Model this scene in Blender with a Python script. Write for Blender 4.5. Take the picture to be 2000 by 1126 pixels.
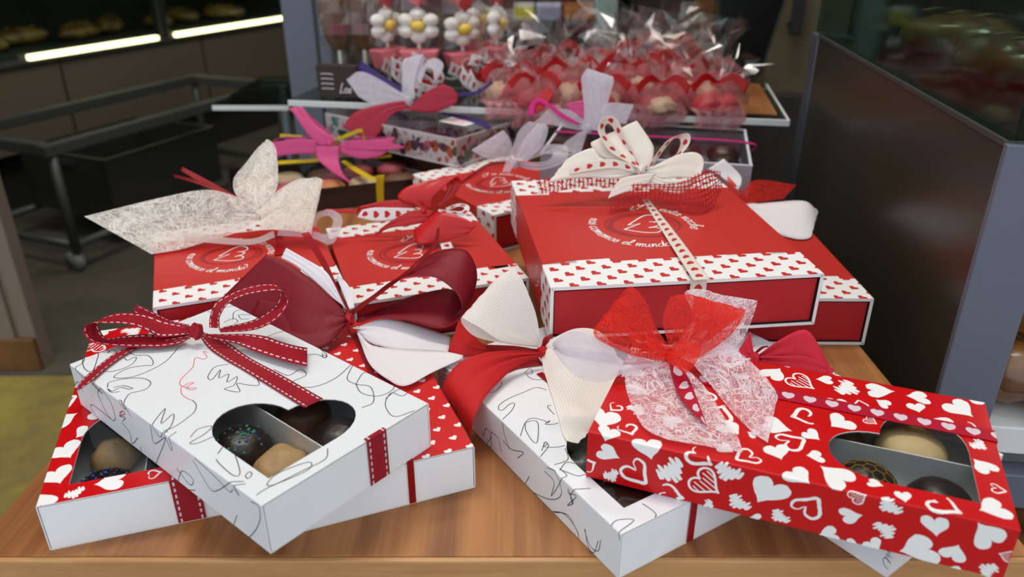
import bpy, bmesh, math, random
from math import sin, cos, pi, radians, sqrt, atan2
from mathutils import Vector, Matrix, noise, geometry
for _o in list(bpy.data.objects): bpy.data.objects.remove(_o)
scn = bpy.context.scene
COL = scn.collection
# ------------------------------------------------------------------ camera, sky, lights, exposure
# metres; the top of the wooden display shelf is z = 0, the shop floor z = FLOOR, the street window is at y = 0
FLOOR = -0.42
cam_d = bpy.data.cameras.new('camera'); cam = bpy.data.objects.new('camera', cam_d); COL.objects.link(cam)
cam.location = (0, 0, 0.26); cam.rotation_euler = (radians(90 - 25.38), 0, 0)
cam_d.sensor_width = 36; cam_d.lens = 1504 / 2000 * 36; cam_d.clip_start = 0.01
cam_d.dof.use_dof = True; cam_d.dof.focus_distance = 0.42; cam_d.dof.aperture_fstop = 8.5
scn.camera = cam
world = bpy.data.worlds.new('street_daylight'); scn.world = world; world.use_nodes = True
_bg = world.node_tree.nodes['Background']; _bg.inputs[0].default_value = (0.86, 0.93, 1.0, 1); _bg.inputs[1].default_value = 0.92
def area(name, loc, rot, size, power, col):
    l = bpy.data.lights.new(name, 'AREA'); l.shape = 'RECTANGLE'; l.size, l.size_y = size; l.energy = power; l.color = col
    o = bpy.data.objects.new(name, l); COL.objects.link(o); o.location = loc; o.rotation_euler = rot; return o
area('ceiling_lamp_light', (-0.25, 0.75, 2.05), (radians(-8), 0, 0), (1.2, 0.35), 13, (1.0, 0.93, 0.84))
area('ceiling_lamp_light', (0.45, 1.9, 2.05), (0, 0, 0), (1.2, 0.3), 7, (1.0, 0.9, 0.75))
vs = scn.view_settings; vs.view_transform = 'Standard'; vs.look = 'None'; vs.gamma = 1; vs.use_curve_mapping = False; vs.exposure = 0.38
scn.cycles.transparent_max_bounces = 24

# ------------------------------------------------------------------ node helpers and materials
class E:
    """a float socket with arithmetic"""
    def __init__(s, nt, k): s.nt, s.k = nt, k
    def _m(s, op, b=None, c=None):
        n = s.nt.nodes.new('ShaderNodeMath'); n.operation = op
        for i, v in enumerate((s, b, c)):
            if v is None: continue
            if isinstance(v, E): s.nt.links.new(v.k, n.inputs[i])
            else: n.inputs[i].default_value = v
        return E(s.nt, n.outputs[0])
    def __add__(s, b): return s._m('ADD', b)
    def __sub__(s, b): return s._m('SUBTRACT', b)
    def __mul__(s, b): return s._m('MULTIPLY', b)
    def __truediv__(s, b): return s._m('DIVIDE', b)
    def lt(s, b): return s._m('LESS_THAN', b)
    def gt(s, b): return s._m('GREATER_THAN', b)
    def abs(s): return s._m('ABSOLUTE')
    def frac(s): return s._m('FRACT')
    def floor(s): return s._m('FLOOR')
    def sin(s): return s._m('SINE')
    def max(s, b): return s._m('MAXIMUM', b)
    def min(s, b): return s._m('MINIMUM', b)
    def pow(s, b): return s._m('POWER', b)
    def step(s, a, b):      # smooth ramp a..b
        n = s.nt.nodes.new('ShaderNodeMapRange'); n.interpolation_type = 'SMOOTHSTEP'
        s.nt.links.new(s.k, n.inputs[0]); n.inputs[1].default_value = a; n.inputs[2].default_value = b
        return E(s.nt, n.outputs[0])
def uv(nt):
    n = nt.nodes.new('ShaderNodeTexCoord'); sp = nt.nodes.new('ShaderNodeSeparateXYZ'); nt.links.new(n.outputs['UV'], sp.inputs[0])
    return E(nt, sp.outputs[0]), E(nt, sp.outputs[1])
def objco(nt):
    n = nt.nodes.new('ShaderNodeTexCoord'); sp = nt.nodes.new('ShaderNodeSeparateXYZ'); nt.links.new(n.outputs['Object'], sp.inputs[0])
    return E(nt, sp.outputs[0]), E(nt, sp.outputs[1]), E(nt, sp.outputs[2])
def comb(nt, x, y, z=0.0):
    n = nt.nodes.new('ShaderNodeCombineXYZ')
    for i, v in enumerate((x, y, z)):
        if isinstance(v, E): nt.links.new(v.k, n.inputs[i])
        else: n.inputs[i].default_value = v
    return n.outputs[0]
def nz(nt, vec, scale, detail=2, dist=0.0):
    n = nt.nodes.new('ShaderNodeTexNoise'); n.inputs['Scale'].default_value = scale; n.inputs['Detail'].default_value = detail
    n.inputs['Distortion'].default_value = dist; nt.links.new(vec, n.inputs['Vector']); return E(nt, n.outputs[0])
def mixc(nt, f, a, b):
    n = nt.nodes.new('ShaderNodeMix'); n.data_type = 'RGBA'; nt.links.new(f.k, n.inputs[0])
    for i, v in ((6, a), (7, b)):
        if isinstance(v, tuple): n.inputs[i].default_value = v + (1,) if len(v) == 3 else v
        else: nt.links.new(v, n.inputs[i])
    return n.outputs[2]
def new_mat(name):
    m = bpy.data.materials.new(name); m.use_nodes = True; return m, m.node_tree, m.node_tree.nodes['Principled BSDF']
def bump(nt, p, hgt, dist, strength=1.0):
    n = nt.nodes.new('ShaderNodeBump'); n.inputs['Distance'].default_value = dist; n.inputs['Strength'].default_value = strength
    nt.links.new(hgt.k, n.inputs['Height']); nt.links.new(n.outputs[0], p.inputs['Normal'])
MAT = {}
def plain(name, col, rough=0.5, metal=0.0, spec=0.5, coat=0.0, grain=0.06, gs=60.0, bmp=0.0, emit=None, transl=0.0):
    """a plain stuff with a faint procedural mottling"""
    m, nt, p = new_mat(name); x, y, z = objco(nt); n = nz(nt, comb(nt, x, y, z), gs, 3)
    dark = tuple(c * (1 - grain) for c in col); lite = tuple(min(1, c * (1 + grain)) for c in col)
    nt.links.new(mixc(nt, n, dark, lite), p.inputs['Base Color'])
    p.inputs['Roughness'].default_value = rough; p.inputs['Metallic'].default_value = metal; p.inputs['Specular IOR Level'].default_value = spec
    p.inputs['Coat Weight'].default_value = coat; p.inputs['Coat Roughness'].default_value = 0.12
    if bmp: bump(nt, p, n, bmp)
    if emit: p.inputs['Emission Color'].default_value = emit[0] + (1,); p.inputs['Emission Strength'].default_value = emit[1]
    MAT[name] = m; return m
def cloth(name, col, alpha=None, transl=0.3, rough=0.6, spec=0.3, bmp=None, bd=0.0002, sheen=0.0, extra=None):
    """col, alpha, bmp: constants or functions of (nt,u_cm,v_0to1)"""
    m, nt, p = new_mat(name); u, v = uv(nt)
    c = col(nt, u, v) if callable(col) else None
    if c is not None: nt.links.new(c, p.inputs['Base Color'])
    else: p.inputs['Base Color'].default_value = col + (1,)
    p.inputs['Roughness'].default_value = rough; p.inputs['Specular IOR Level'].default_value = spec; p.inputs['Sheen Weight'].default_value = sheen
    if bmp: bump(nt, p, bmp(nt, u, v), bd)
    out = p.outputs[0]; L = nt.links.new
    if transl:
        t = nt.nodes.new('ShaderNodeBsdfTranslucent'); mx = nt.nodes.new('ShaderNodeMixShader'); mx.inputs[0].default_value = transl
        if c is not None: L(c, t.inputs[0])
        else: t.inputs[0].default_value = col + (1,)
        L(out, mx.inputs[1]); L(t.outputs[0], mx.inputs[2]); out = mx.outputs[0]
    if alpha is not None:
        tr = nt.nodes.new('ShaderNodeBsdfTransparent'); mx = nt.nodes.new('ShaderNodeMixShader')
        if callable(alpha): L(alpha(nt, u, v).k, mx.inputs[0])
        else: mx.inputs[0].default_value = alpha
        L(tr.outputs[0], mx.inputs[1]); L(out, mx.inputs[2]); out = mx.outputs[0]
    L(out, nt.nodes['Material Output'].inputs[0]); MAT[name] = m; return m
def heart_mask(nt, x, y, s):
    """1 inside the heart curve of half width s; x, y sockets"""
    X = x / (s * 0.87); Y = y / (s * 0.87) + 0.12
    q = X * X + Y * Y - 1.0
    return (q * q * q - X * X * Y * Y * Y).lt(0.0)
def grid_threads(nt, u, v, per_cm, wid, w_cm, warp=0.0):
    vv = v * w_cm
    if warp:
        n = nz(nt, comb(nt, u, vv), 2.2, 2); u = u + (n - 0.5) * warp; n2 = nz(nt, comb(nt, vv, u), 2.7, 2); vv = vv + (n2 - 0.5) * warp
    a = (u * per_cm).frac(); b = (vv * per_cm).frac()
    return a.lt(wid).max(b.lt(wid))
def fibres(nt, u, v, w_cm, layers, dens, base):
    """matted long fibres in all directions, with open gaps between them"""
    vv = v * w_cm; tot = None
    for k in range(layers):
        a = 0.35 + k * pi / layers * 1.03; ca, sa = cos(a), sin(a)
        X = u * ca + vv * sa; Y = vv * ca - u * sa
        w = nz(nt, comb(nt, u, vv, k * 3.7), 0.9, 1)
        n = nz(nt, comb(nt, X * 0.30 + w * 0.8, Y * 3.6 + w * 4.5, k * 7.3), 1.0, 2)
        l = (n - 0.5).abs().step(dens, dens * 0.3)
        tot = l if tot is None else tot.max(l)
    soft = nz(nt, comb(nt, u, vv), 1.1, 2).step(0.35, 0.7) * 0.5 * base + base * 0.6
    return tot.max(soft)
def stitch(nt, u, v, lo, wid, pitch, duty):
    e = (v - 0.5).abs()
    return (e - lo).abs().lt(wid) * (u / pitch).frac().lt(duty)
# ribbons
cloth('grosgrain', lambda nt, u, v: mixc(nt, stitch(nt, u, v, 0.37, 0.035, 0.36, 0.58), (0.42, 0.008, 0.022), (0.82, 0.78, 0.78)), transl=0.08,
      bmp=lambda nt, u, v: (u * 2 * pi * 14).sin(), bd=0.00015, rough=0.55)
cloth('burgundy', lambda nt, u, v: mixc(nt, nz(nt, comb(nt, u * 3, v * 80), 3.0, 3), (0.17, 0.003, 0.010), (0.27, 0.006, 0.018)), transl=0.14, rough=0.55,
      bmp=lambda nt, u, v: stitch(nt, u, v, 0.455, 0.02, 0.14, 0.6), bd=0.0003)
cloth('linen_white', (0.93, 0.89, 0.92), transl=0.2, rough=0.8, alpha=0.97, bmp=lambda nt, u, v: nz(nt, comb(nt, u * 30, v * 30), 1.0, 2), bd=0.0001)
cloth('linen_cream', (0.95, 0.88, 0.79), transl=0.22, rough=0.8, alpha=0.98, bmp=lambda nt, u, v: nz(nt, comb(nt, u * 30, v * 30), 1.0, 2), bd=0.0001)
cloth('mesh_white', (0.95, 0.89, 0.82), transl=0.25, rough=0.8, alpha=lambda nt, u, v: grid_threads(nt, u, v, 9, 0.62, 3.2).max(0.55))
cloth('mesh_red', lambda nt, u, v: mixc(nt, grid_threads(nt, u, v, 11, 0.6, 3.2), (0.54, 0.010, 0.015), (0.76, 0.028, 0.028)), transl=0.3, rough=0.7, alpha=0.97,
      bmp=lambda nt, u, v: grid_threads(nt, u, v, 11, 0.6, 3.2), bd=0.0002)
cloth('mesh_crimson', lambda nt, u, v: mixc(nt, grid_threads(nt, u, v, 10, 0.6, 3.0), (0.46, 0.011, 0.028), (0.76, 0.032, 0.065)), transl=0.2, rough=0.75, alpha=0.98,
      bmp=lambda nt, u, v: grid_threads(nt, u, v, 10, 0.6, 3.0), bd=0.0002)
cloth('web_white', (0.93, 0.82, 0.86), transl=0.3, rough=0.7, alpha=lambda nt, u, v: fibres(nt, u, v, 4.5, 6, 0.020, 0.34))
cloth('web_cream', (0.95, 0.90, 0.80), transl=0.3, rough=0.7, alpha=lambda nt, u, v: fibres(nt, u, v, 4.2, 6, 0.024, 0.62))
cloth('tulle_red', (0.85, 0.035, 0.022), transl=0.45, rough=0.6, alpha=lambda nt, u, v: fibres(nt, u, v, 4.0, 5, 0.022, 0.80))
cloth('film_pink', (0.72, 0.30, 0.32), transl=0.3, rough=0.25, spec=0.6, alpha=lambda nt, u, v: nz(nt, comb(nt, u, v * 4), 2.5, 3, 0.8).step(0.35, 0.7) * 0.45 + 0.16)
cloth('organza', (0.80, 0.74, 0.82), transl=0.4, rough=0.5, alpha=lambda nt, u, v: nz(nt, comb(nt, u, v * 4), 2.0, 2) * 0.35 + 0.45)
cloth('organza_cream', (0.84, 0.76, 0.70), transl=0.4, rough=0.5, alpha=0.72)
cloth('organza_thick', (0.78, 0.73, 0.83), transl=0.4, rough=0.6, alpha=lambda nt, u, v: nz(nt, comb(nt, u, v * 4), 2.0, 2) * 0.3 + 0.66)
cloth('satin_red', (0.55, 0.006, 0.008), transl=0.12, rough=0.38, spec=0.5)
cloth('satin_pink', (0.64, 0.075, 0.24), transl=0.2, rough=0.5)
cloth('satin_rose', (0.38, 0.014, 0.042), transl=0.15, rough=0.5)
cloth('satin_magenta', (0.62, 0.012, 0.21), transl=0.1, rough=0.4)
cloth('cord_red', (0.48, 0.004, 0.010), transl=0.1, rough=0.35, spec=0.5, bmp=lambda nt, u, v: (v * 40).sin(), bd=0.0002)
cloth('cord_purple', (0.035, 0.012, 0.13), transl=0.0, rough=0.5)
cloth('raffia_yellow', (0.80, 0.58, 0.01), transl=0.1, rough=0.4, bmp=lambda nt, u, v: (v * 30).sin(), bd=0.0003)
def heart_ribbon(name, bg, fg, pitch, size, w_cm, alpha=None, across=False):
    def c(nt, u, v):
        y = (u / pitch).frac() * pitch - pitch / 2; x = (v - 0.5) * w_cm
        if across: x, y = y, x
        return mixc(nt, heart_mask(nt, x, y, size), bg, fg)
    cloth(name, c, transl=0.2, rough=0.5, alpha=alpha)
heart_ribbon('heart_red', (0.52, 0.004, 0.03), (0.80, 0.68, 0.74), 1.0, 0.30, 0.9, None, True)
heart_ribbon('heart_white', (0.84, 0.80, 0.80), (0.58, 0.012, 0.016), 0.85, 0.24, 0.9)
heart_ribbon('heart_cream', (0.86, 0.78, 0.69), (0.58, 0.03, 0.03), 0.95, 0.24, 0.95)
def jute(nt, u, v): return grid_threads(nt, u, v, 3.2, 0.30, 2.4, 0.22)
cloth('jute_red', (0.45, 0.012, 0.018), transl=0.2, rough=0.8, alpha=jute)
# papers
plain('paper_white', (0.77, 0.785, 0.81), 0.38, grain=0.015, coat=0.15)
plain('tray_white', (0.84, 0.845, 0.86), 0.45, grain=0.02)
plain('paper_red', (0.55, 0.002, 0.004), 0.34, grain=0.04, coat=0.1, spec=0.3)
plain('paper_red_dots', (0.60, 0.006, 0.008), 0.4, grain=0.05)
plain('box_red', (0.52, 0.024, 0.018), 0.42, grain=0.05, spec=0.4)
plain('drawer_red', (0.46, 0.006, 0.012), 0.5, grain=0.05)
plain('print_white', (0.84, 0.83, 0.82), 0.45, grain=0.02)
plain('print_red', (0.55, 0.012, 0.014), 0.45, grain=0.03)
plain('print_dark_red', (0.30, 0.006, 0.010), 0.45, grain=0.15, gs=300)
plain('print_black', (0.03, 0.03, 0.035), 0.6)
plain('print_pink', (0.75, 0.10, 0.14), 0.6)
plain('dark_gap', (0.012, 0.01, 0.012), 0.8)
plain('brown_card', (0.030, 0.014, 0.012), 0.5)
plain('grey_card', (0.30, 0.29, 0.33), 0.5)
plain('pale_card', (0.62, 0.63, 0.70), 0.5)
plain('floral_ground', (0.80, 0.71, 0.73), 0.45)
for _n, _c in dict(fl_orange=(0.62, 0.13, 0.05), fl_green=(0.25, 0.42, 0.34), fl_plum=(0.12, 0.04, 0.10), fl_pink=(0.70, 0.16, 0.24), fl_rose=(0.60, 0.35, 0.42), fl_olive=(0.10, 0.12, 0.05)).items(): plain(_n, _c, 0.5)
# sweets
plain('choc_dark', (0.022, 0.011, 0.010), 0.35, bmp=0.0004, gs=220, grain=0.3)
plain('choc_milk', (0.13, 0.050, 0.022), 0.4, bmp=0.0004, gs=220, grain=0.2)
plain('nut_tan', (0.56, 0.34, 0.16), 0.55, bmp=0.0008, gs=140, grain=0.18)
plain('vanilla', (0.74, 0.54, 0.27), 0.55, bmp=0.0005, gs=90, grain=0.1)
plain('sprinkle_green', (0.06, 0.36, 0.22), 0.4); plain('sprinkle_blue', (0.04, 0.10, 0.42), 0.4); plain('gold_line', (0.42, 0.26, 0.04), 0.4)
for _n, _c in dict(mac_pink=(0.62, 0.10, 0.14), mac_orange=(0.66, 0.24, 0.08), mac_red=(0.42, 0.03, 0.04), mac_cream=(0.66, 0.50, 0.32), mac_brown=(0.20, 0.09, 0.05), mac_green=(0.35, 0.42, 0.14)).items(): plain(_n, _c, 0.6, bmp=0.0003, gs=200)
plain('marsh_white', (0.84, 0.80, 0.74), 0.7); plain('marsh_pink', (0.72, 0.16, 0.20), 0.65); plain('marsh_yellow', (0.80, 0.55, 0.05), 0.6); plain('marsh_red', (0.55, 0.02, 0.03), 0.5); plain('marsh_blue', (0.25, 0.30, 0.55), 0.6)
plain('stick', (0.75, 0.70, 0.62), 0.6); plain('orange_drop', (0.70, 0.20, 0.04), 0.5)
def crust():
    m, nt, p = new_mat('crust'); x, y, z = objco(nt); n = nz(nt, comb(nt, x, y, z), 22, 4, 0.6)
    cr = nt.nodes.new('ShaderNodeValToRGB'); nt.links.new(n.k, cr.inputs[0]); e = cr.color_ramp.elements
    e[0].position = 0.3; e[0].color = (0.10, 0.025, 0.008, 1); e[1].position = 0.72; e[1].color = (0.56, 0.28, 0.07, 1)
    nt.links.new(cr.outputs[0], p.inputs['Base Color']); p.inputs['Roughness'].default_value = 0.25; p.inputs['Coat Weight'].default_value = 0.6
    bump(nt, p, n, 0.003); MAT['crust'] = m
crust()
# clear things
def clear(name, tint, gloss, rough=0.05, fres=True):
    m, nt, p = new_mat(name); L = nt.links.new
    tr = nt.nodes.new('ShaderNodeBsdfTransparent'); gl = nt.nodes.new('ShaderNodeBsdfGlossy'); mx = nt.nodes.new('ShaderNodeMixShader')
    tr.inputs[0].default_value = tint + (1,); gl.inputs['Roughness'].default_value = rough
    if fres:
        fr = nt.nodes.new('ShaderNodeFresnel'); fr.inputs[0].default_value = 1.45; f = E(nt, fr.outputs[0]) * gloss; L(f.k, mx.inputs[0])
    else: mx.inputs[0].default_value = gloss
    L(tr.outputs[0], mx.inputs[1]); L(gl.outputs[0], mx.inputs[2]); L(mx.outputs[0], nt.nodes['Material Output'].inputs[0]); MAT[name] = m
clear('film', (0.94, 0.96, 0.95), 0.9, 0.03); clear('cello', (0.97, 0.96, 0.96), 0.10, 0.2, False); clear('pane', (0.55, 0.68, 0.62), 0.35, 0.05); clear('shelf_glass', (0.70, 0.78, 0.74), 0.8, 0.05)
# place
def wood(name, c0, c1, gx, gy, gz, rough=0.35):
    m, nt, p = new_mat(name); x, y, z = objco(nt); n = nz(nt, comb(nt, x * gx, y * gy, z * gz), 1.0, 4, 0.7); f = nz(nt, comb(nt, x * gx * 7, y * gy * 2, z * gz * 7), 1.0, 3)
    t = (n * 0.75 + f * 0.25).step(0.28, 0.72); nt.links.new(mixc(nt, t, c0, c1), p.inputs['Base Color'])
    p.inputs['Roughness'].default_value = rough; bump(nt, p, f, 0.0003, 0.4); MAT[name] = m
wood('shelf_wood', (0.20, 0.066, 0.017), (0.42, 0.172, 0.050), 60, 5, 60, 0.48)
wood('shelf_edge', (0.42, 0.20, 0.07), (0.62, 0.34, 0.14), 6, 40, 40)
wood('brown_wood', (0.10, 0.045, 0.014), (0.20, 0.09, 0.03), 30, 30, 4)
def tiles(name, a, b, s):
    m, nt, p = new_mat(name); x, y, z = objco(nt); n = nz(nt, comb(nt, x, y, z), 5, 4, 0.5); n2 = nz(nt, comb(nt, x, y, z), 40, 2)
    nt.links.new(mixc(nt, (n * 0.7 + n2 * 0.3).step(0.3, 0.7), a, b), p.inputs['Base Color']); p.inputs['Roughness'].default_value = s; MAT[name] = m
tiles('floor_mat', (0.060, 0.056, 0.042), (0.10, 0.092, 0.07), 0.45); tiles('pavement', (0.32, 0.31, 0.29), (0.42, 0.41, 0.38), 0.9)
tiles('wall_olive', (0.13, 0.105, 0.055), (0.17, 0.135, 0.075), 0.6); tiles('wall_dark', (0.035, 0.03, 0.028), (0.06, 0.05, 0.045), 0.6)
tiles('yellow_reflection', (0.17, 0.13, 0.045), (0.32, 0.26, 0.04), 0.7); tiles('ceiling_mat', (0.5, 0.48, 0.45), (0.55, 0.53, 0.5), 0.9)
plain('alu', (0.125, 0.14, 0.185), 0.45, metal=0.15, grain=0.03); plain('alu_dark', (0.14, 0.155, 0.20), 0.4, metal=0.5); plain('steel', (0.065, 0.068, 0.06), 0.45, metal=0.3)
plain('panel_olive', (0.040, 0.035, 0.022), 0.3, spec=0.35, grain=0.1, gs=6); plain('black_gloss', (0.012, 0.012, 0.013), 0.25); plain('rubber', (0.02, 0.02, 0.02), 0.7); plain('caster_grey', (0.2, 0.21, 0.2), 0.5)
plain('beige_panel', (0.115, 0.10, 0.068), 0.4); plain('counter_dark', (0.022, 0.022, 0.02), 0.3); plain('white_shelf', (0.72, 0.73, 0.72), 0.35); plain('teal_post', (0.30, 0.42, 0.38), 0.4, metal=0.2)
plain('led', (1, 1, 0.8), 0.5, emit=((1.0, 0.93, 0.45), 2.6)); plain('led_dim', (0.9, 1, 0.9), 0.5, emit=((0.92, 1.0, 0.85), 1.4)); plain('added_cabinet_glow', (0.9, 1, 0.9), 0.5, emit=((1.0, 0.95, 0.85), 7.0)); plain('lamp_white', (1, 1, 1), 0.5, emit=((1, 0.93, 0.84), 6.0))
plain('pack_yellow', (0.62, 0.58, 0.02), 0.4); plain('pack_lilac', (0.30, 0.30, 0.42), 0.4); plain('pack_orange', (0.42, 0.15, 0.03), 0.4); plain('pack_red', (0.16, 0.02, 0.02), 0.4); plain('door_reflection_tone', (0.20, 0.15, 0.12), 0.6)

# ------------------------------------------------------------------ mesh helpers
def link(o, parent=None):
    COL.objects.link(o); o.parent = parent; return o
def obj(name, V, Fc, mat, parent=None, smooth=False, mats=None, fm=None, uvs=None):
    me = bpy.data.meshes.new(name); me.from_pydata([tuple(v) for v in V], [], Fc); me.update()
    for mm in (mats or [mat]): me.materials.append(MAT[mm])
    if fm: me.polygons.foreach_set('material_index', fm)
    if smooth: me.polygons.foreach_set('use_smooth', [True] * len(me.polygons))
    if uvs:
        ul = me.uv_layers.new(name='UVMap')
        for lp in me.loops: ul.data[lp.index].uv = uvs[lp.vertex_index]
    return link(bpy.data.objects.new(name, me), parent)
def from_bm(name, bm, mat, parent=None, smooth=False):
    me = bpy.data.meshes.new(name); bm.to_mesh(me); bm.free()
    for mm in (mat if isinstance(mat, list) else [mat]): me.materials.append(MAT[mm])
    if smooth: me.polygons.foreach_set('use_smooth', [True] * len(me.polygons))
    return link(bpy.data.objects.new(name, me), parent)
def empty(name, loc, rz=0, rx=0):
    o = bpy.data.objects.new(name, None); o.empty_display_size = 0.02; COL.objects.link(o)
    o.location = loc; o.rotation_euler = (radians(rx), 0, radians(rz)); return o
def tag(o, label, cat=None, group=None, kind=None):
    if label: o['label'] = label
    if cat: o['category'] = cat
    if group: o['group'] = group
    if kind: o['kind'] = kind
    return o
def bx(bm, a, b, bev=0.0):
    """box from corner a to corner b with an optional bevel"""
    r = bmesh.ops.create_cube(bm, size=1); vs_ = r['verts']
    for v in vs_: v.co = Vector([a[i] if v.co[i] < 0 else b[i] for i in range(3)])
    if bev: bmesh.ops.bevel(bm, geom=list({e for v in vs_ for e in v.link_edges}), offset=bev, segments=2, profile=0.5, affect='EDGES')
def box(name, a, b, mat, parent=None, bev=0.001):
    bm = bmesh.new(); bx(bm, a, b, bev); return from_bm(name, bm, mat, parent)
def tube(bm, p, q, r, n=10):
    p, q = Vector(p), Vector(q); d = q - p; m = Matrix.Translation((p + q) / 2) @ d.to_track_quat('Z', 'Y').to_matrix().to_4x4()
    bmesh.ops.create_cone(bm, cap_ends=True, segments=n, radius1=r, radius2=r, depth=d.length, matrix=m)
def catmull(P, n):
    P = [Vector(p) for p in P]
    if len(P) < 2: return P
    Q = [P[0] * 2 - P[1]] + P + [P[-1] * 2 - P[-2]]; out = []
    for i in range(1, len(Q) - 2):
        a, b, c, d = Q[i - 1:i + 3]
        for k in range(n):
            t = k / n; out.append(0.5 * (2 * b + (c - a) * t + (2 * a - 5 * b + 4 * c - d) * t * t + (3 * b - a - 3 * c + d) * t ** 3))
    out.append(P[-1]); return out
def blob(name, mat, parent, loc, r, seed, lump=0.08, flat=0.75, seg=20, wav=4.0):
    """a rounded lump with a flattish foot, standing on loc"""
    V, Fc = [], []; rings = seg // 2
    for i in range(rings + 1):
        th = pi * i / rings
        for j in range(seg):
            ph = 2 * pi * j / seg; d = Vector((sin(th) * cos(ph), sin(th) * sin(ph), cos(th)))
            k = 1 + lump * noise.noise(d * wav * 0.5 + Vector((seed, seed * 1.7, 0))); z = d.z * flat * (1 if d.z > 0 else 0.62)
            V.append((loc[0] + r * d.x * k, loc[1] + r * d.y * k, loc[2] + r * (z * k + flat * 0.62)))
    for i in range(rings):
        for j in range(seg): a = i * seg + j; b = i * seg + (j + 1) % seg; Fc.append((a, a + seg, b + seg, b))
    return obj(name, V, Fc, mat, parent, True)

# ------------------------------------------------------------------ flat print folded round a sleeve
def heart_pts(n=30, squash=1.0):
    P = []
    for i in range(n):
        t = 2 * pi * i / n; P.append(Vector((16 * sin(t) ** 3 / 17, (13 * cos(t) - 5 * cos(2 * t) - 2 * cos(3 * t) - cos(4 * t) + 2) / 17 * squash)))
    return P
class Sheet:
    """print laid out on the unfolded paper (s across, t along, metres); fold() lays it on the box"""
    def __init__(s, W, L, h, r=0.0007, hole=None): s.W, s.L, s.h, s.r, s.hole = W, L, h, r, hole; s.polys = []
    def inside(s, p):
        if not s.hole: return False
        H = s.hole; c = False; j = len(H) - 1
        for i in range(len(H)):
            if (H[i][1] > p[1]) != (H[j][1] > p[1]) and p[0] < (H[j][0] - H[i][0]) * (p[1] - H[i][1]) / (H[j][1] - H[i][1]) + H[i][0]: c = not c
            j = i
        return c
    def clip(s, p):
        p = Vector((p[0], max(-s.L / 2, min(s.L / 2, p[1])))); lim = s.W / 2 + s.h - 0.0004; p.x = max(-lim, min(lim, p.x))
        if s.inside(p):
            best = None; H = s.hole
            for i in range(len(H)):
                a, b = Vector(H[i - 1]), Vector(H[i]); d = b - a; t = max(0, min(1, (p - a).dot(d) / max(d.length_squared, 1e-12))); q = a + d * t
                if best is None or (q - p).length < best[0]: best = ((q - p).length, q)
            p = best[1]
        return p
    def poly(s, P): s.polys.append([s.clip(p) for p in P])
    def stroke(s, P, w, closed=False, sub=5, taper=False, rough=0.0, rnd=None):
        P = [Vector(p) for p in P]
        if closed: P = P + [P[0]]
        C = catmull(P, sub) if sub > 1 else P; n = len(C); Lf, Rt = [], []
        for i, c in enumerate(C):
            d = (C[min(i + 1, n - 1)] - C[max(i - 1, 0)])
            if d.length < 1e-9: d = Vector((1, 0))
            d.normalize(); k = w / 2
            if taper: k *= 0.35 + 0.65 * sin(pi * min(1, (i + 0.5) / n * 1.15)) ** 0.6
            if rough: k *= 1 + rough * rnd.uniform(-1, 1)
            nn = Vector((-d.y, d.x)) * k; Lf.append(c + nn); Rt.append(c - nn)
        for i in range(n - 1):
            m = (C[i] + C[i + 1]) / 2
            if s.inside(m) or abs(m.y) > s.L / 2 - 0.0003 or abs(m.x) > s.W / 2 + s.h - 0.0005: continue
            s.polys.append([Lf[i], Lf[i + 1], Rt[i + 1], Rt[i]])
    def co(s, p, e):
        W2, r = s.W / 2, s.r; a = abs(p[0]); sg = 1 if p[0] >= 0 else -1; f = W2 - r; arc = pi / 2 * r; R = r + e
        if a <= f: return (p[0], p[1], s.h + e)
        if a <= f + arc: th = (a - f) / r; return (sg * (f + R * sin(th)), p[1], s.h - r + R * cos(th))
        return (sg * (W2 + e), p[1], s.h - r - (a - f - arc))
    def fold(s, name, mat, parent, e=0.00006):
        bm = bmesh.new()
        for n_, P in enumerate(s.polys):
            if len(P) < 3: continue
            try: bm.faces.new([bm.verts.new((p[0], p[1], (n_ % 23) * 1.5e-6)) for p in P])     # hair-thin ink layers, so that overlapping strokes do not coincide
            except ValueError: pass
        bmesh.ops.triangulate(bm, faces=[f for f in bm.faces if len(f.verts) > 4])
        f0 = s.W / 2 - s.r; arc = pi / 2 * s.r
        for sg in (-1, 1):
            for x in (f0, f0 + arc / 2, f0 + arc): bmesh.ops.bisect_plane(bm, geom=bm.verts[:] + bm.edges[:] + bm.faces[:], plane_co=(sg * x, 0, 0), plane_no=(1, 0, 0))
        for v in bm.verts: v.co = s.co(v.co, e + v.co.z)
        bmesh.ops.dissolve_degenerate(bm, dist=1e-7, edges=bm.edges[:])
        bmesh.ops.recalc_face_normals(bm, faces=bm.faces[:])
        return from_bm(name, bm, mat, parent)
def xf(P, c, rot, sc, sy=1.0):
    ca, sa = cos(rot), sin(rot); return [Vector((c[0] + sc * (p[0] * ca - p[1] * sy * sa), c[1] + sc * (p[0] * sa + p[1] * sy * ca))) for p in P]
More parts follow.
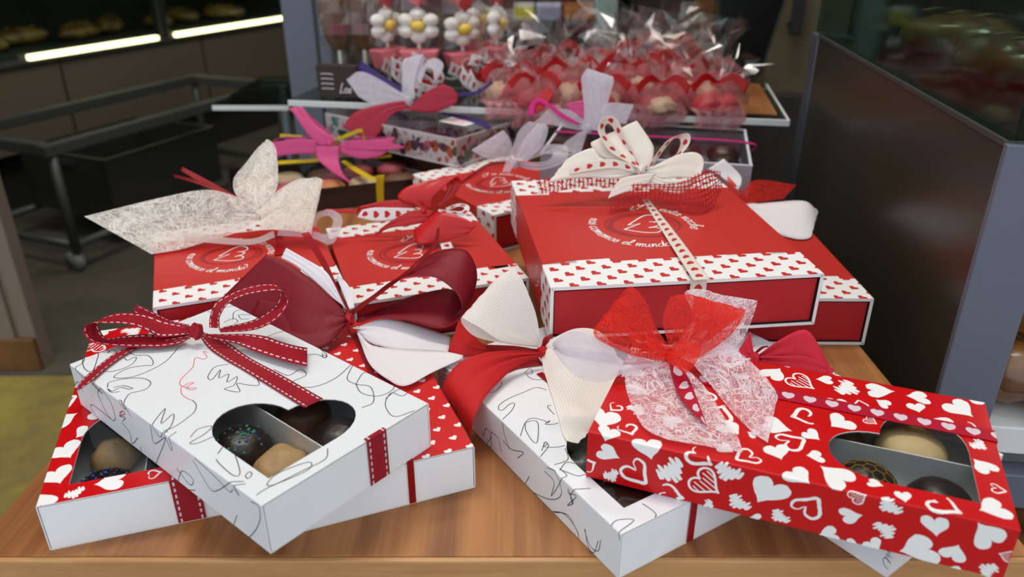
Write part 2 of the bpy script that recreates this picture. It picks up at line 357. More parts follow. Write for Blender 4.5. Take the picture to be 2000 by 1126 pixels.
def brush_heart(sh, c, rot, sc, style, rnd):
    base = heart_pts(34, rnd.uniform(0.9, 1.15)); skew = rnd.uniform(-0.2, 0.2); base = [Vector((p.x + skew * p.y, p.y)) for p in base]
    if style == 0:      # filled, slightly dry edge
        sh.poly(xf([p * (1 + rnd.uniform(-0.035, 0.035)) for p in base], c, rot, sc))
    elif style == 1:    # one bold open stroke
        k = rnd.randint(0, 12); P = base[k:] + base[:k]; sh.stroke(xf([p * 0.88 for p in P[:29]], c, rot, sc), sc * 0.27, sub=3, taper=True, rough=0.14, rnd=rnd)
    elif style == 2:    # outline with hatching
        sh.stroke(xf([p * 0.92 for p in base], c, rot, sc), sc * 0.13, closed=True, sub=2)
        for i in range(6):
            x = -0.66 + i * 0.26; top = 0.55 - abs(abs(x) - 0.45) * 0.7; bot = -0.75 + abs(x) * 1.0
            if top > bot: sh.stroke(xf([(x - 0.05, bot), (x, (top + bot) / 2), (x + 0.05, top)], c, rot, sc), sc * 0.07, sub=3)
    elif style == 3:    # scribbled strokes
        for i in range(6):
            x = -0.7 + i * 0.28; top = 0.72 - abs(abs(x) - 0.45) * 0.8; bot = -0.85 + abs(x) * 1.05
            sh.stroke(xf([(x - 0.1, bot), (x + 0.02, 0.1), (x + 0.1, top)], c, rot, sc), sc * 0.31, sub=3, taper=True, rough=0.14, rnd=rnd)
    else:               # curl
        sh.stroke(xf([(0.15, 0.1), (-0.2, 0.6), (-0.75, 0.55), (-0.85, 0.0), (-0.3, -0.6), (0.1, -0.9), (0.5, -0.3), (0.9, 0.25), (0.75, 0.75), (0.35, 0.65), (0.2, 0.2)], c, rot, sc), sc * 0.24, sub=4, taper=True, rough=0.12, rnd=rnd)
GLYPH = {'a': ([[(.9,.8),(.6,1),(.2,.8),(.1,.4),(.3,.05),(.6,.1),(.9,.5),(.9,1),(.85,.3),(1,.05),(1.2,.2)]],1.15), 'c': ([[(.8,.85),(.5,1),(.15,.7),(.1,.3),(.4,0),(.7,.1),(1,.3)]],.95),
 'd': ([[(.9,.8),(.5,1),(.15,.7),(.1,.3),(.4,0),(.75,.3),(1.05,1.9),(.95,.6),(1,.1),(1.2,.1)]],1.15), 'e': ([[(.1,.4),(.6,.55),(.75,.85),(.5,1),(.2,.8),(.1,.4),(.3,.05),(.6,0),(.95,.3)]],.9),
 'h': ([[(0,.2),(.4,1.2),(.5,1.8),(.3,2),(.2,1.5),(.15,0),(.35,.8),(.65,1),(.75,.6),(.75,.1),(1,.1)]],1.0), 'i': ([[(0,.3),(.25,1),(.2,.3),(.3,0),(.55,.2)],[(.3,1.4),(.36,1.5)]],.5),
 'l': ([[(0,.2),(.4,1.2),(.5,1.8),(.3,2),(.15,1.2),(.2,.2),(.4,0),(.65,.25)]],.6), 'm': ([[(0,.7),(.15,1),(.2,0),(.3,.7),(.55,1),(.62,0),(.75,.7),(1,1),(1.08,.6),(1.05,.1),(1.3,.1)]],1.35),
 'n': ([[(0,.7),(.15,1),(.2,0),(.35,.8),(.6,1),(.7,.6),(.68,.1),(.95,.1)]],1.0), 'o': ([[(.5,1),(.15,.7),(.15,.2),(.5,0),(.8,.3),(.75,.8),(.5,1),(.7,.85),(1,.9)]],1.0),
 's': ([[(0,.1),(.5,1.05),(.45,.7),(.7,.35),(.5,0),(.15,.1)]],.8), 't': ([[(.1,.3),(.35,1.7),(.2,.4),(.35,0),(.65,.2)],[(.05,1.15),(.6,1.2)]],.65),
 'u': ([[(0,.8),(.12,1),(.12,.3),(.35,0),(.65,.3),(.72,1),(.7,.2),(.85,0),(1.05,.2)]],1.05), 'v': ([[(0,.8),(.15,1),(.35,0),(.7,.9),(.65,1),(.95,.9)]],.9),
 '?': ([[(.1,1.6),(.4,1.95),(.75,1.7),(.6,1.2),(.35,.9),(.35,.5)],[(.33,.02),(.37,.14)]],.9), '¿': ([[(.75,-.4),(.4,-.75),(.05,-.5),(.2,0),(.45,.3),(.45,.7)],[(.43,1.05),(.47,1.2)]],.9),
 'Y': ([[(0,1.8),(.2,1.9),(.35,1.1),(.7,1.3),(1,1.9),(.6,.5),(.2,-.5)]],1.1), 'L': ([[(.5,1.9),(.3,1.9),(.2,.1),(.1,.05),(.9,.05)]],1.0), ' ': ([],.6)}
def arc_text(sh, txt, c, R, a0, size, w, inward):
    """handwriting along a circle; inward: reads anticlockwise with letter tops towards the centre"""
    x = 0
    for ch in txt:
        st, adv = GLYPH[ch]
        for P in st:
            Q = []
            for gx, gy in P:
                X = (x + gx + 0.22 * gy) * size; Y = gy * size
                if inward: a = a0 + X / R; r = R - Y
                else: a = a0 - X / R; r = R + Y
                Q.append(Vector((c[0] + r * cos(a), c[1] + r * sin(a))))
            sh.stroke(Q, w, sub=3)
        x += adv * 0.97
def line_text(sh, txt, c, rot, size, w):
    x = 0
    for ch in txt:
        st, adv = GLYPH[ch]
        for P in st: sh.stroke(xf([(x + gx + 0.25 * gy, gy) for gx, gy in P], c, rot, size), w, sub=3)
        x += adv * 0.97
FACE = [(.0,2.2),(.1,1.8),(-.05,1.45),(-.2,1.2),(.0,1.05),(-.05,.85),(.12,.75),(-.02,.62),(.1,.45),(.0,.25),(.2,.0),(.7,-.05),(1.0,-.5)]
LOOP = [(0,0),(.8,.5),(1.3,.1),(.9,-.4),(.2,-.2),(-.3,.5),(.1,1.0),(.9,1.1),(1.6,.7),(2.1,.9),(2.0,1.4),(1.6,1.3),(1.9,.9),(2.6,.7)]
WAVE = [(0,0),(.6,.5),(1.2,.1),(1.0,-.5),(.6,-.3),(1.1,.3),(1.9,.4),(2.4,-.1),(3.0,.2),(3.2,.8),(2.8,.9),(2.9,.4),(3.6,.1)]
EYE = [(0,0),(.5,.35),(1.0,.3),(1.4,0),(.9,-.2),(.4,-.15),(0,0),(.6,.1),(.8,.0),(.6,-.08),(.5,.06),(.9,.15)]
LEAF = [(0,0),(.3,.9),(.8,1.5),(.9,.8),(.5,.1),(0,0),(-.5,.6),(-.6,1.2),(-.2,.8),(0,0),(.2,-.8),(.6,-1.2)]
HAIR = [(0,0),(.2,.9),(.9,1.3),(1.6,1.0),(1.8,.3),(1.4,-.2),(1.1,.2),(1.3,.7),(2.0,.9),(2.6,.5),(2.5,-.2)]
TANGLE = [(0,0),(.5,.9),(.2,1.7),(-.4,1.5),(-.2,.6),(.7,.3),(1.6,.8),(1.9,1.7),(1.4,2.0),(1.3,1.2),(2.1,.4),(3.0,.5),(3.4,1.1),(3.0,1.5),(2.8,.9),(3.4,.2),(4.2,-.1)]
def doodles(sh, seed):
    rnd = random.Random(seed); kinds = [TANGLE, FACE, LOOP, HAIR, WAVE, EYE, TANGLE]; lim = sh.W / 2 + sh.h; t = -sh.L / 2 + 0.004; i = 0
    while t < sh.L / 2:
        s_ = -lim + rnd.uniform(0, 0.012)
        while s_ < lim:
            k = kinds[i % 7]; i += 1 + rnd.randint(0, 1); sc = rnd.uniform(0.0062, 0.0105); c = (s_, t + rnd.uniform(-0.009, 0.009)); r = rnd.random()
            if r < 0.16: line_text(sh, rnd.choice(('love', 'amo')), c, rnd.uniform(-0.6, 1.2), 0.0050, 0.00030)
            elif r < 0.9: sh.stroke(xf(k, c, rnd.uniform(-pi, pi), sc), 0.00032, sub=6)
            s_ += rnd.uniform(0.018, 0.03)
        t += rnd.uniform(0.017, 0.024)

# ------------------------------------------------------------------ ribbons and bows
def strip(name, mat, wr, N, Fa, parent, seed=0, thick=True):
    """a ribbon between two edge curves (mm in the parent thing's frame)"""
    n = 8; Nn = catmull([Vector(p) / 1000 for p in N], n); Ff = catmull([Vector(p) / 1000 for p in Fa], n); m = 10; V, Fc, U = [], [], []; u = 0; K = len(Nn)
    ws = [(a - b).length for a, b in zip(Nn, Ff)]; wmax = max(ws)
    for i in range(K):
        a, b = Nn[i], Ff[i]
        if i: u += ((a + b) / 2 - (Nn[i - 1] + Ff[i - 1]) / 2).length
        t = ((Nn[min(i + 1, K - 1)] + Ff[min(i + 1, K - 1)]) - (Nn[max(i - 1, 0)] + Ff[max(i - 1, 0)])); nrm = t.cross(b - a)
        if nrm.length > 1e-12: nrm.normalize()
        gather = max(0, 1 - ws[i] / (wmax * 0.9)); amp = wr * (0.0004 + 0.0022 * gather)
        for j in range(m + 1):
            v = j / m; k = sin(v * pi * 5 + seed) * 0.6 + sin(v * pi * 9 + seed * 2.3) * 0.4
            V.append(a.lerp(b, v) + nrm * amp * k * sin(pi * v) ** 0.5); U.append((u * 100, v))
    for i in range(K - 1):
        for j in range(m): a = i * (m + 1) + j; Fc.append((a, a + 1, a + m + 2, a + m + 1))
    o = obj(name, V, Fc, mat, parent, True, uvs=U)
    if thick:
        sd = o.modifiers.new('thickness', 'SOLIDIFY'); sd.thickness = 0.0002; sd.offset = 0
    return o
SHEER = {'web_white', 'web_cream', 'tulle_red', 'organza', 'organza_cream', 'organza_thick', 'jute_red', 'mesh_white', 'film_pink'}
def knot(c, r, mat, parent):
    V, Fc = [], []; A, B = 24, 14; c = Vector(c) / 1000; r = r / 1250
    for i in range(B + 1):
        th = pi * i / B
        for j in range(A):
            ph = 2 * pi * j / A; k = 1 + 0.14 * sin(5 * ph + 3 * th) + 0.10 * sin(3 * ph - 4 * th)
            V.append(c + Vector((sin(th) * cos(ph) * 0.8, sin(th) * sin(ph) * 0.8, cos(th))) * r * k)
    for i in range(B):
        for j in range(A): a = i * A + j; b = i * A + (j + 1) % A; Fc.append((a, a + A, b + A, b))
    return obj('bow', V, Fc, mat, parent, True, uvs=[(v.x * 100, 0.5) for v in V])
def add_bow(key, root, label=None):
    B = BOWS[key]; kn = knot(B['knot'], B['size'], B['cloth'], root)
    if label: kn['label'] = label
    for i, (nm, m, wr, N, Fa) in enumerate(B['strips']):
        if nm == 'band': strip('ribbon_band', m, wr, N, Fa, root, i, m not in SHEER)
        else: strip({'cord': 'cord_end', 'skirt': 'net_skirt'}.get(nm, nm), m, wr, N, Fa, kn, i * 1.3, m not in SHEER)
    return kn
BOWS = {
 'C': dict(knot=[7.12, 51.48, 34.2], size=5.5, cloth='grosgrain', strips=[
  ('loop','grosgrain',0.3,[(4.6,53.5,32.8),(-6.5,63.2,32.3),(-9.9,65.8,35),(-14.2,72.3,38.9),(-19.7,78.6,40.7),(-23.6,83.6,40.9),(-27.9,89.1,41.2),(-31.1,93.7,39.7),(-33,95.5,36.7),(-33.2,93.1,33.2),(-32,88.5,31.4),(-29.4,84.4,30.2),(-23.8,76.8,29.3),(-15.1,65.9,28.9),(-8.6,59.5,28.6),(-1.3,54.6,29.3),(3.9,53,31)],[(6.7,53.6,36.2),(0.5,71.9,36.6),(-5,78,40.5),(-9.6,82.8,41.8),(-14.8,87.9,42.3),(-19.8,93,40.9),(-22.7,95.2,39.1),(-23.9,96.6,36.9),(-24.1,96.5,34),(-24.3,94.4,30.8),(-23.7,90.9,29.4),(-21.5,88.1,29.3),(-18.2,84.9,30.4),(-10.2,75.7,31.3),(-3.7,69,30.5),(3.6,63.5,30.4),(5.6,53.5,34.5)]),
  ('loop','grosgrain',0.3,[(4.5,54.3,33.6),(0.6,69.5,33.7),(-2.9,81.7,34.8),(-6.7,92.6,38.6)],[(5.9,55.4,37.4),(3.3,68.3,36.5),(1.4,78.5,37.6),(-3.8,91.5,41.9)]),
  ('tail','grosgrain',0.2,[(3.7,52.8,30.4),(-12.6,70.1,27),(-22.9,70.5,27),(-35.6,65,27),(-48.2,57.1,27),(-57.6,53,27)],[(3.9,53.9,32.2),(-15.2,73.8,27.5),(-25.1,76.3,27),(-37.2,70.7,27),(-49,63.2,27),(-55.8,56.1,27)]),
  ('loop','grosgrain',0.3,[(15.8,42,35.8),(17.3,44.1,38.7),(18.9,44.5,41.9),(23.2,42.1,47.9),(28.8,36.5,51.8),(33.4,30.5,53.8),(38.8,23.4,55.5),(41.9,18,55.6),(42.6,14.6,52.2),(41.4,13.7,49.1),(35.5,15.9,42.3),(29,22,37.5),(23.6,28.7,35.3),(18.2,36.3,34.4),(15.3,41,33.6)],[(12.2,46.6,36.1),(17.4,53.9,37.8),(22.2,53.7,45.4),(28.8,47.4,50.2),(34.8,40.9,53.6),(40.9,33.3,55.7),(44.4,27.2,55.7),(44.2,24.2,53.6),(42.9,23.1,50.2),(40.3,23.5,46.4),(37.1,25.4,43.6),(31.2,30.8,38.9),(26,36.9,36.2),(21.1,43.3,34.3),(15.3,42.4,35.5)]),
  ('tail','grosgrain',0.2,[(7.6,46.7,33.3),(12.8,38.5,30.8),(17.1,29.8,29.7),(18.2,19.7,29.7),(19.8,9.3,29.7),(22.6,-4.4,29.7),(26.8,-18.5,29.7)],[(7.8,46.9,33.9),(16.1,36.8,33.9),(23.5,27.7,33.9),(29.1,19.9,32.7),(32.7,13.9,30.5),(35.7,4.8,29.7),(38.6,-3,29.7)]),
  ('band','grosgrain',0,[(12.8,60.2,26.4),(8.1,43.3,26.4),(6.9,26.7,26.4),(6.9,11.4,26.4),(6.5,-9.3,26.4),(5.6,-43.4,26.4)],[(16.2,60.7,26.4),(18.1,43.3,26.4),(16.4,22.4,26.4),(16.1,8.2,26.4),(16.4,-7.1,26.4),(16.1,-44.5,26.4)]),
 ]),
 'B': dict(knot=[11.38, 56.89, 38.0], size=5, cloth='cord_red', strips=[
  ('loop','burgundy',0.8,[(9.2,56.8,36.2),(-8.2,44.6,30),(-25.3,51.4,30),(-45.8,80.3,30),(-62.4,103,43)],[(10.1,59,41.2),(-0.9,74.6,53.8),(-10.2,86.6,60.8),(-20.7,97.4,66.8),(-29.9,103.5,69.4)]),
  ('loop','burgundy',0.8,[(9.1,54.2,35.7),(-8.7,41.5,30),(-29.8,51.5,30),(-49.3,83.3,31)],[(9.7,56.8,41.1),(-3.5,64.7,44.2),(-20.4,75.8,45.7),(-39.1,87.3,46.9)]),
  ('loop','burgundy',0.8,[(14.9,58.2,43.4),(26.7,54.6,52.4),(36.7,52.2,60.1),(46.9,48,64.5),(54.8,43.2,65.8),(62.6,38.7,65.5),(68.3,33.6,62.3),(72.8,28,57.1),(74.4,24.2,50.8),(71.7,21.6,43.6),(64.2,23.3,38.8),(56.4,28.1,37.4),(44.5,37.5,39.6),(30.4,46.9,40.2),(15.3,54.3,36)],[(15.5,57.2,41.7),(30.7,72,42.8),(42.1,69.4,51.3),(52.6,67.5,60.5),(62.8,64.9,68),(73.6,61.8,72.6),(83,57.7,74.2),(89.1,53,72.1),(92,46.6,61.7),(88.8,42.3,50.9),(81.2,40.8,39.7),(76.8,50,49.6),(60,58.7,46.7),(38.6,66.6,38.6),(15.7,55.2,38)]),
  ('tail','linen_white',0.6,[(15.6,51.4,30.4),(20.5,41.1,27.5),(32.2,28.7,27.5),(45.9,18.7,27.5),(61.7,13.2,27.5)],[(15.3,53.1,33.7),(30.9,51.2,37.3),(46.2,46,34.3),(60.7,37.7,29.4),(68,30.3,27.5)]),
  ('tail','linen_white',0.6,[(14.9,48.4,29),(14.1,14.7,29),(20.3,-6.6,29),(27.9,-16.2,29),(45.4,-8.2,29),(66.3,0.1,29)],[(15,52.4,32.1),(19.7,36.6,29),(31.8,26.8,29),(46.2,19.6,29),(58.7,12.4,29),(67.8,3.6,29)]),
  ('tail','linen_white',0.4,[(-21.1,101.1,66.8),(-13,93.5,62.8),(-4.9,83.2,56),(2.2,72.5,49.7),(9.4,61.5,45.5)],[(-17,102.5,72.6),(-7,93.3,67.2),(2.8,83.1,61.8),(6.3,74.1,56.2),(10.5,60,43.4)]),
  ('tail','linen_white',0.4,[(9.2,79.7,57.8),(10.5,73,52.5),(11.6,66.3,47.3),(12.4,59.4,43.7)],[(10.7,79.5,58.5),(14.7,72.4,54.7),(16.4,65.5,49.5),(15.4,58.4,44.1)]),
  ('cord','cord_red',0.2,[(-5.8,114.4,76.7),(2.4,96,61.1),(6.2,80.3,51.8),(8.8,67.3,44.7),(10.8,58.7,41.2)],[(-0.6,112.7,77.5),(6.4,94.8,61.8),(8.7,80,53.3),(11.3,67,46.1),(12.8,58.3,41.9)]),
  ('cord','cord_red',0.2,[(14.1,55.2,41.4),(48.6,51.1,65),(56.7,52.8,69.9),(68.6,55.1,78.8),(73.2,60.7,88.7)],[(11.9,56.9,43),(44.3,52.4,64.2),(54.4,54.1,70.7),(66.6,56.3,79.7),(71.8,61.2,88.7)]),
  ('cord','cord_red',0.2,[(8.7,53.2,38.1),(8.1,51.7,34.5),(10.5,48.2,29.6)],[(11.3,52.2,38.1),(10.5,50.3,33.8),(12,47.8,29.9)]),
  ('band','burgundy',0,[(13.8,58,26.4),(15.9,24.1,26.4),(17.7,-6.1,26.4)],[(17.1,60.8,26.4),(21.1,23.9,26.4),(23.8,-5.2,26.4)]),
 ]),
 'D': dict(knot=[3.87, 49.13, 33.0], size=4.5, cloth='mesh_red', strips=[
  ('tail','mesh_red',0.8,[(-1,43.8,34),(-9.9,45,33),(-20.8,43.1,32),(-35,36.3,31),(-47.9,28.3,30),(-56.6,23.4,24),(-58.9,24.5,12)],[(-0.5,45.8,36),(-15.7,48.7,40),(-30.4,50.2,43),(-44.8,51.5,43),(-52.6,52.4,39),(-58.6,51.2,34),(-59.9,53.6,27)]),
  ('tail','mesh_red',0.8,[(1.7,50.2,32.4),(-10.6,61.9,30.4),(-25.1,73.3,27.6),(-34.6,77.8,27.5),(-39.4,85.5,28.5)],[(2.2,51,34.6),(-13.1,65.8,34.5),(-21.6,74.9,34.2),(-25.5,83.5,40.6),(-29.6,88.9,45.7)]),
  ('loop','mesh_white',0.5,[(3.4,51.2,36.2),(-7.8,54.6,39.1),(-18.7,59.6,42.7),(-26.3,66.5,49),(-31.4,72.9,52.4),(-32.6,80.1,52.2),(-30.2,82.5,45.2),(-24.7,76.6,38.5),(-11.3,65.2,35.5),(3.4,52.8,34.4)],[(4.4,51.9,38.5),(3.8,55.5,53.6),(1.4,59.8,65.7),(-0.9,65.8,76.1),(-4.5,71.1,79.2),(-13.4,77.9,69.7),(-16.4,80,56.2),(-14.1,73.9,45.5),(-5.2,65.1,42.1),(4,53.8,36.8)]),
  ('tail','mesh_white',0.5,[(3.1,48.8,31.6),(-2.8,36.9,27.5),(-12.2,15.8,27.5),(-21.6,-4.2,27.5),(-29,-20.5,27.5),(-26.3,-26.8,27.5)],[(9.4,49.4,39.6),(22.8,42.2,46.4),(33.4,32.3,45.2),(37.6,21.3,32.7),(19.5,0.9,27.5),(-12.6,-21.2,27.5)]),
  ('tail','cord_red',0.4,[(3.3,48.8,31.8),(-1,51.2,31.2),(-10.1,57.5,32.4),(-23.6,67.3,34.8)],[(3.9,49.8,34.2),(-0.1,52.6,34.8),(-9.1,59.1,36.3),(-23.1,68.2,36.9)]),
  ('band','cord_red',0,[(2.4,46.1,26.2),(-14.6,50.4,26.2),(-32.8,43.9,26.2)],[(5.3,55.5,26.2),(-10.6,54.1,26.2),(-41,37.7,26.2)]),
  ('band','cord_red',0.2,[(7.2,52.2,32.9),(10.3,51.9,35.7),(12.6,50.9,36.7)],[(6.3,53.5,34.1),(8.7,54.5,38.6),(13.7,52.7,41.1)]),
 ]),
 'E': dict(knot=[13.01, 60.67, 38.2], size=5, cloth='tulle_red', strips=[
  ('tail','web_white',0.3,[(10.8,62.7,35.5),(3.5,78.3,33.1),(-2.5,79.5,28),(-21,72,28),(-37.5,62,28),(-42.7,51.3,28)],[(12.2,58.8,35.2),(13.4,49,29.9),(3,39.1,28),(-14.8,29.9,28),(-26.7,22.6,28),(-39.7,18.3,28)]),
  ('tail','web_white',0.3,[(15.5,50.2,35),(12.4,40.8,27.6),(-8.2,27.4,27.6),(-22.3,16,27.6),(-28.3,8.9,27.6)],[(18.1,46.8,37.4),(25.4,33.3,41.2),(26.6,18.9,32.5),(14.5,8.3,27.6),(4.4,8,27.6)]),
  ('loop','organza',0.8,[(10.9,61.8,35),(-0.3,79.9,31.6),(-7.1,89.2,27.8),(-10.8,101,29.7),(-10,110.8,36.6),(-5.4,115.8,40.2),(-2.4,108.2,35.4),(3.4,83.8,32.7)],[(11,64.8,37.4),(4.1,84.6,44),(0.1,98,48.9),(-2.5,107.2,50.7),(-5.3,113.4,47.8),(-4.5,116.8,42.7),(-0.7,110.3,40.5),(4.6,87.2,37.7)]),
  ('loop','web_white',0.4,[(23.5,43.4,36),(35.7,29.6,40),(49,24.8,57.7),(47.8,28.1,55.6),(42.9,36.3,47.6),(32.3,47.2,32.9)],[(18.7,59.5,39.2),(32.1,54.8,52.5),(37.5,60.2,62.4),(42.5,52,63.5),(44.3,46,57.9),(30.9,55.8,36.8)]),
  ('tail','web_white',0.4,[(18.1,50.7,35.8),(23.8,38,37),(27.1,25.2,33.7)],[(19.8,51.4,39.6),(27,37.8,43.3),(28.7,29.5,40.2)]),
  ('loop','tulle_red',0.8,[(11.2,61.9,35.6),(6.5,70.8,37.8),(1.3,83.8,42.6),(-0.6,96.6,48.8),(8.8,96.9,51),(14.6,83,44.5),(15.3,62.6,34.8)],[(14.4,60.9,41.2),(14.3,69.4,52.1),(15.6,75.5,64.2),(16.1,83.5,71.2),(18.7,88.1,63.6),(20.5,77.8,52.1),(16.9,62.5,37.9)]),
  ('loop','tulle_red',0.8,[(13.7,55.4,35.6),(18.1,44.4,40.3),(24.4,35.3,47.9),(30.5,30.8,54),(38,29.2,58.1),(38.9,33.5,51.7),(22.5,51.5,35.7)],[(14.2,61.6,41.2),(16.6,66.7,54.6),(20.8,65.6,64.4),(24.1,63,66.3),(30.9,55.8,64.8),(32.4,55.1,55.5),(21.1,60,39.5)]),
  ('tail','tulle_red',0.8,[(8.4,62.6,40),(4.4,60,39.4),(2.1,55.4,38.3),(1.6,51.1,36.5)],[(11.6,60.7,44.7),(11.9,53,48.8),(9.8,46,46.1),(4.4,47.9,39.4)]),
  ('tail','tulle_red',0.8,[(8.8,59.6,38.4),(4.3,65.8,39.1),(4.1,70.4,42.3)],[(11.3,60.6,44.2),(8.2,67.9,48.4),(7.4,73.3,51)]),
  ('tail','heart_red',0.1,[(8.9,60.7,37.1),(1.8,56.4,30.2),(-13.3,48.7,30.2),(-29,36,30.2)],[(10.2,57.3,37.1),(9.3,50.7,30.3),(-6.5,44,30.2),(-28.2,35.8,30.2)]),
 ]),
 'F': dict(knot=[11.74, 37.34, 33.0], size=4, cloth='mesh_crimson', strips=[
  ('loop','mesh_crimson',1,[(12.6,35.3,30.6),(19.9,25.3,29.4),(28.2,15.5,27),(33.5,7.4,27),(39.8,1.6,27)],[(14.6,36.5,35.1),(24,31,44.1),(35.6,24.5,49.7),(40.8,18.1,42.6),(45,11.8,30)]),
  ('loop','mesh_crimson',1,[(12.1,34.3,30.5),(17.2,23.4,29.7),(25.3,13.5,27.4),(36.4,4,27)],[(13.5,35.5,34.4),(19.3,26.2,37.2),(29,17,37.9),(38.5,8.8,33.2)]),
  ('loop','mesh_crimson',0.8,[(10.7,38.3,33.4),(8.6,42.8,31.5),(8.3,47.1,33.9)],[(11.9,38.8,35.6),(14.8,42.3,38.4),(17.3,46.9,44.5)]),
  ('tail','cord_red',0.3,[(14.1,38.8,33.7),(18.9,37.3,37.1),(21.4,35.9,37.8)],[(14.1,39.5,35),(17.5,38.6,37.6),(20.8,36.7,38.4)]),
 ]),
 'H1': dict(knot=[17.98, 16.81, 58.0], size=5, cloth='web_cream', strips=[
  ('tail','web_cream',0.3,[(17.4,15.4,54.9),(1.7,15.6,47.4),(-25.4,20.6,40.2),(-44.1,21,37),(-63,19.5,37)],[(17.5,19.3,62.4),(0.9,28.5,71.9),(-19,36.5,76.3),(-52,45,71.3),(-106.3,58.7,59.5)]),
  ('tail','organza_cream',0.2,[(25.4,3.7,43),(6.3,6.8,38.5),(-25.4,18.6,41),(-50.4,29.4,44.6),(-71.3,40.2,48.9),(-87.2,50,53.2)],[(24.9,6.2,47.4),(7.1,8.6,42.7),(-24.5,20.8,46),(-49.6,31.3,48.8),(-70.5,42.2,53.5),(-87.8,52.2,56.9)]),
  ('loop','web_cream',0.4,[(17.2,18.7,61.1),(3.6,31.4,70.3),(3.4,39.5,81.4),(14.3,42,92.5),(25.3,43.8,102.4),(17.1,41.1,83.7),(10.8,35.1,71.5),(17.6,22.3,61.4)],[(19,19.3,63.7),(33,22.1,75.7),(37.3,34.1,97.9),(36.3,39.9,105.9),(31.9,44.1,108.3),(35.6,41.5,99.1),(30.2,30.4,77.9),(20.5,21.8,62.7)]),
  ('loop','web_cream',0.5,[(16.2,9,48.4),(27.3,1.6,49.7),(39.8,-6,49.5),(50.1,-10.9,45.8),(46.9,-1.8,47),(27.8,8.3,46.9),(18.3,13.8,52.3)],[(18.8,16.2,64.4),(33.5,13,76.9),(50,8.2,85.4),(65.4,2.1,83.4),(60,11.9,84.1),(41,18.5,77.2),(23.1,18.3,64.9)]),
  ('loop','organza',0.3,[(26.9,3.7,44.2),(49.8,-6.4,42.7),(62.5,-14,38),(69.5,-13.3,42.6),(75.6,-8.3,54.9),(69.1,-1.3,61.1),(58.4,2.8,58.2),(52.9,0.4,49.1)],[(28.8,4.9,48),(50.7,-4.2,47.8),(60.5,-9.5,45.2),(65.3,-9,47.6),(68.9,-6.2,53.6),(65.8,-2.1,56.8),(59.1,0.6,54.4),(55.7,-1.1,48.5)]),
  ('cord','cord_red',0.2,[(-33.6,59.8,86.9),(-18.4,45.3,77.6),(-0.8,30.9,68.1),(16.9,17.8,59)],[(-31.8,60.3,89.3),(-15.2,45.7,81),(2.3,31,70.9),(17.9,18.5,61.1)]),
  ('cord','cord_red',0.2,[(-39.3,59.9,82.6),(-25.9,49.1,79.2),(-11.4,38.2,74.1),(16.9,17.8,59)],[(-39,60.6,84.1),(-24.3,49.5,81.2),(-9,38.5,76.6),(17.5,18.3,60.5)]),
  ('cord','cord_red',0.2,[(26.1,7.1,45.4),(24.9,3.4,37.2),(21.6,-15.4,36)],[(31.2,5,45.4),(30.4,1.1,37.2),(27.7,-14.2,36)]),
 ]),
 'H2': dict(knot=[9.7, 23.41, 58.0], size=4.5, cloth='satin_red', strips=[
  ('loop','satin_red',0.8,[(3.8,27,61.1),(-7.1,31.1,66.3),(-6.6,33.5,71.4),(4.1,34.7,76.6),(24.1,31.2,78.8),(30.9,30.9,73.5),(26.1,27.4,65.6),(17.9,23.7,59.6)],[(16.4,22.2,60.2),(18.2,23.1,67.8),(24.4,23.9,73.9),(32.1,26.1,78.9),(38.5,27.6,81.7),(41.6,28.4,76.1),(35,25.1,67.1),(21.2,22.7,59.9)]),
  ('tail','satin_red',0.6,[(11.8,19,50.7),(-3.1,19.9,49.1),(-18.6,22.2,47.8),(-29.1,22.1,42.7)],[(18.2,20.4,58),(2.9,23.3,60),(-13.2,23.8,54.6),(-25.1,23.4,47.9)]),
  ('tail','satin_red',0.4,[(-0.6,16.4,46.2),(-0.3,4.1,39),(15,1.8,39.6),(37,-2.9,45.5)],[(17.2,16.4,58.5),(24,11.1,59.7),(36.5,2.7,56.3),(44.8,-2.8,51.2)]),
  ('tail','heart_white',0.1,[(2.7,23.8,53.9),(-12.6,28.1,51.9),(-27.2,31.8,51.5),(-39.6,37.5,54.3)],[(3.6,26.6,60.2),(-11.2,32,60.5),(-26.1,36.1,60.9),(-35.3,38.6,59.4)]),
  ('loop','heart_white',0.1,[(20.3,19.6,57.8),(36.5,10.6,55.6),(42.5,11,58.3),(43.4,14.7,61.8),(36.6,18.8,62.8),(26.5,20.7,59.6)],[(20.6,20.4,59.5),(34.8,12.7,58.7),(38.9,12.8,59.4),(39.7,15.4,60.5),(35.8,18,60.6),(27.3,19.6,57.8)]),
  ('tail','satin_red',0.6,[(3.7,27.5,57.3),(-15.9,38.1,57.9),(-37.5,46.7,55.4)],[(4.9,30.9,65),(-15,40.9,64),(-37.5,48.5,58.9)]),
  ('cord','satin_red',0.2,[(-37.7,46,53.8),(-62.3,56,54.3)],[(-37.2,47.4,56.9),(-61.9,57.3,57.2)]),
  ('tail','heart_white',0.1,[(15.6,-6.7,37),(24.8,-6.3,37)],[(16.4,1.9,38.4),(24.2,-0.3,39.6)]),
 ]),
 'H3': dict(knot=[-11.94, -32.93, 62.0], size=5, cloth='organza', strips=[
  ('loop','organza',0.6,[(-11.6,-33.9,60.8),(0.6,-48.2,57.8),(16.6,-59.8,61.9),(25.4,-62.3,68.1),(29.9,-56.9,75.9),(27.1,-48.5,77.6),(13.1,-38.2,76.1),(-5.1,-33.8,66.4)],[(-9.4,-33.8,63.6),(3.1,-46.1,64.4),(9.3,-52.2,66.1),(14.5,-53.8,69.7),(18,-50.8,72),(18.4,-45.8,71.8),(13.3,-42.5,69),(-4.5,-36,63.3)]),
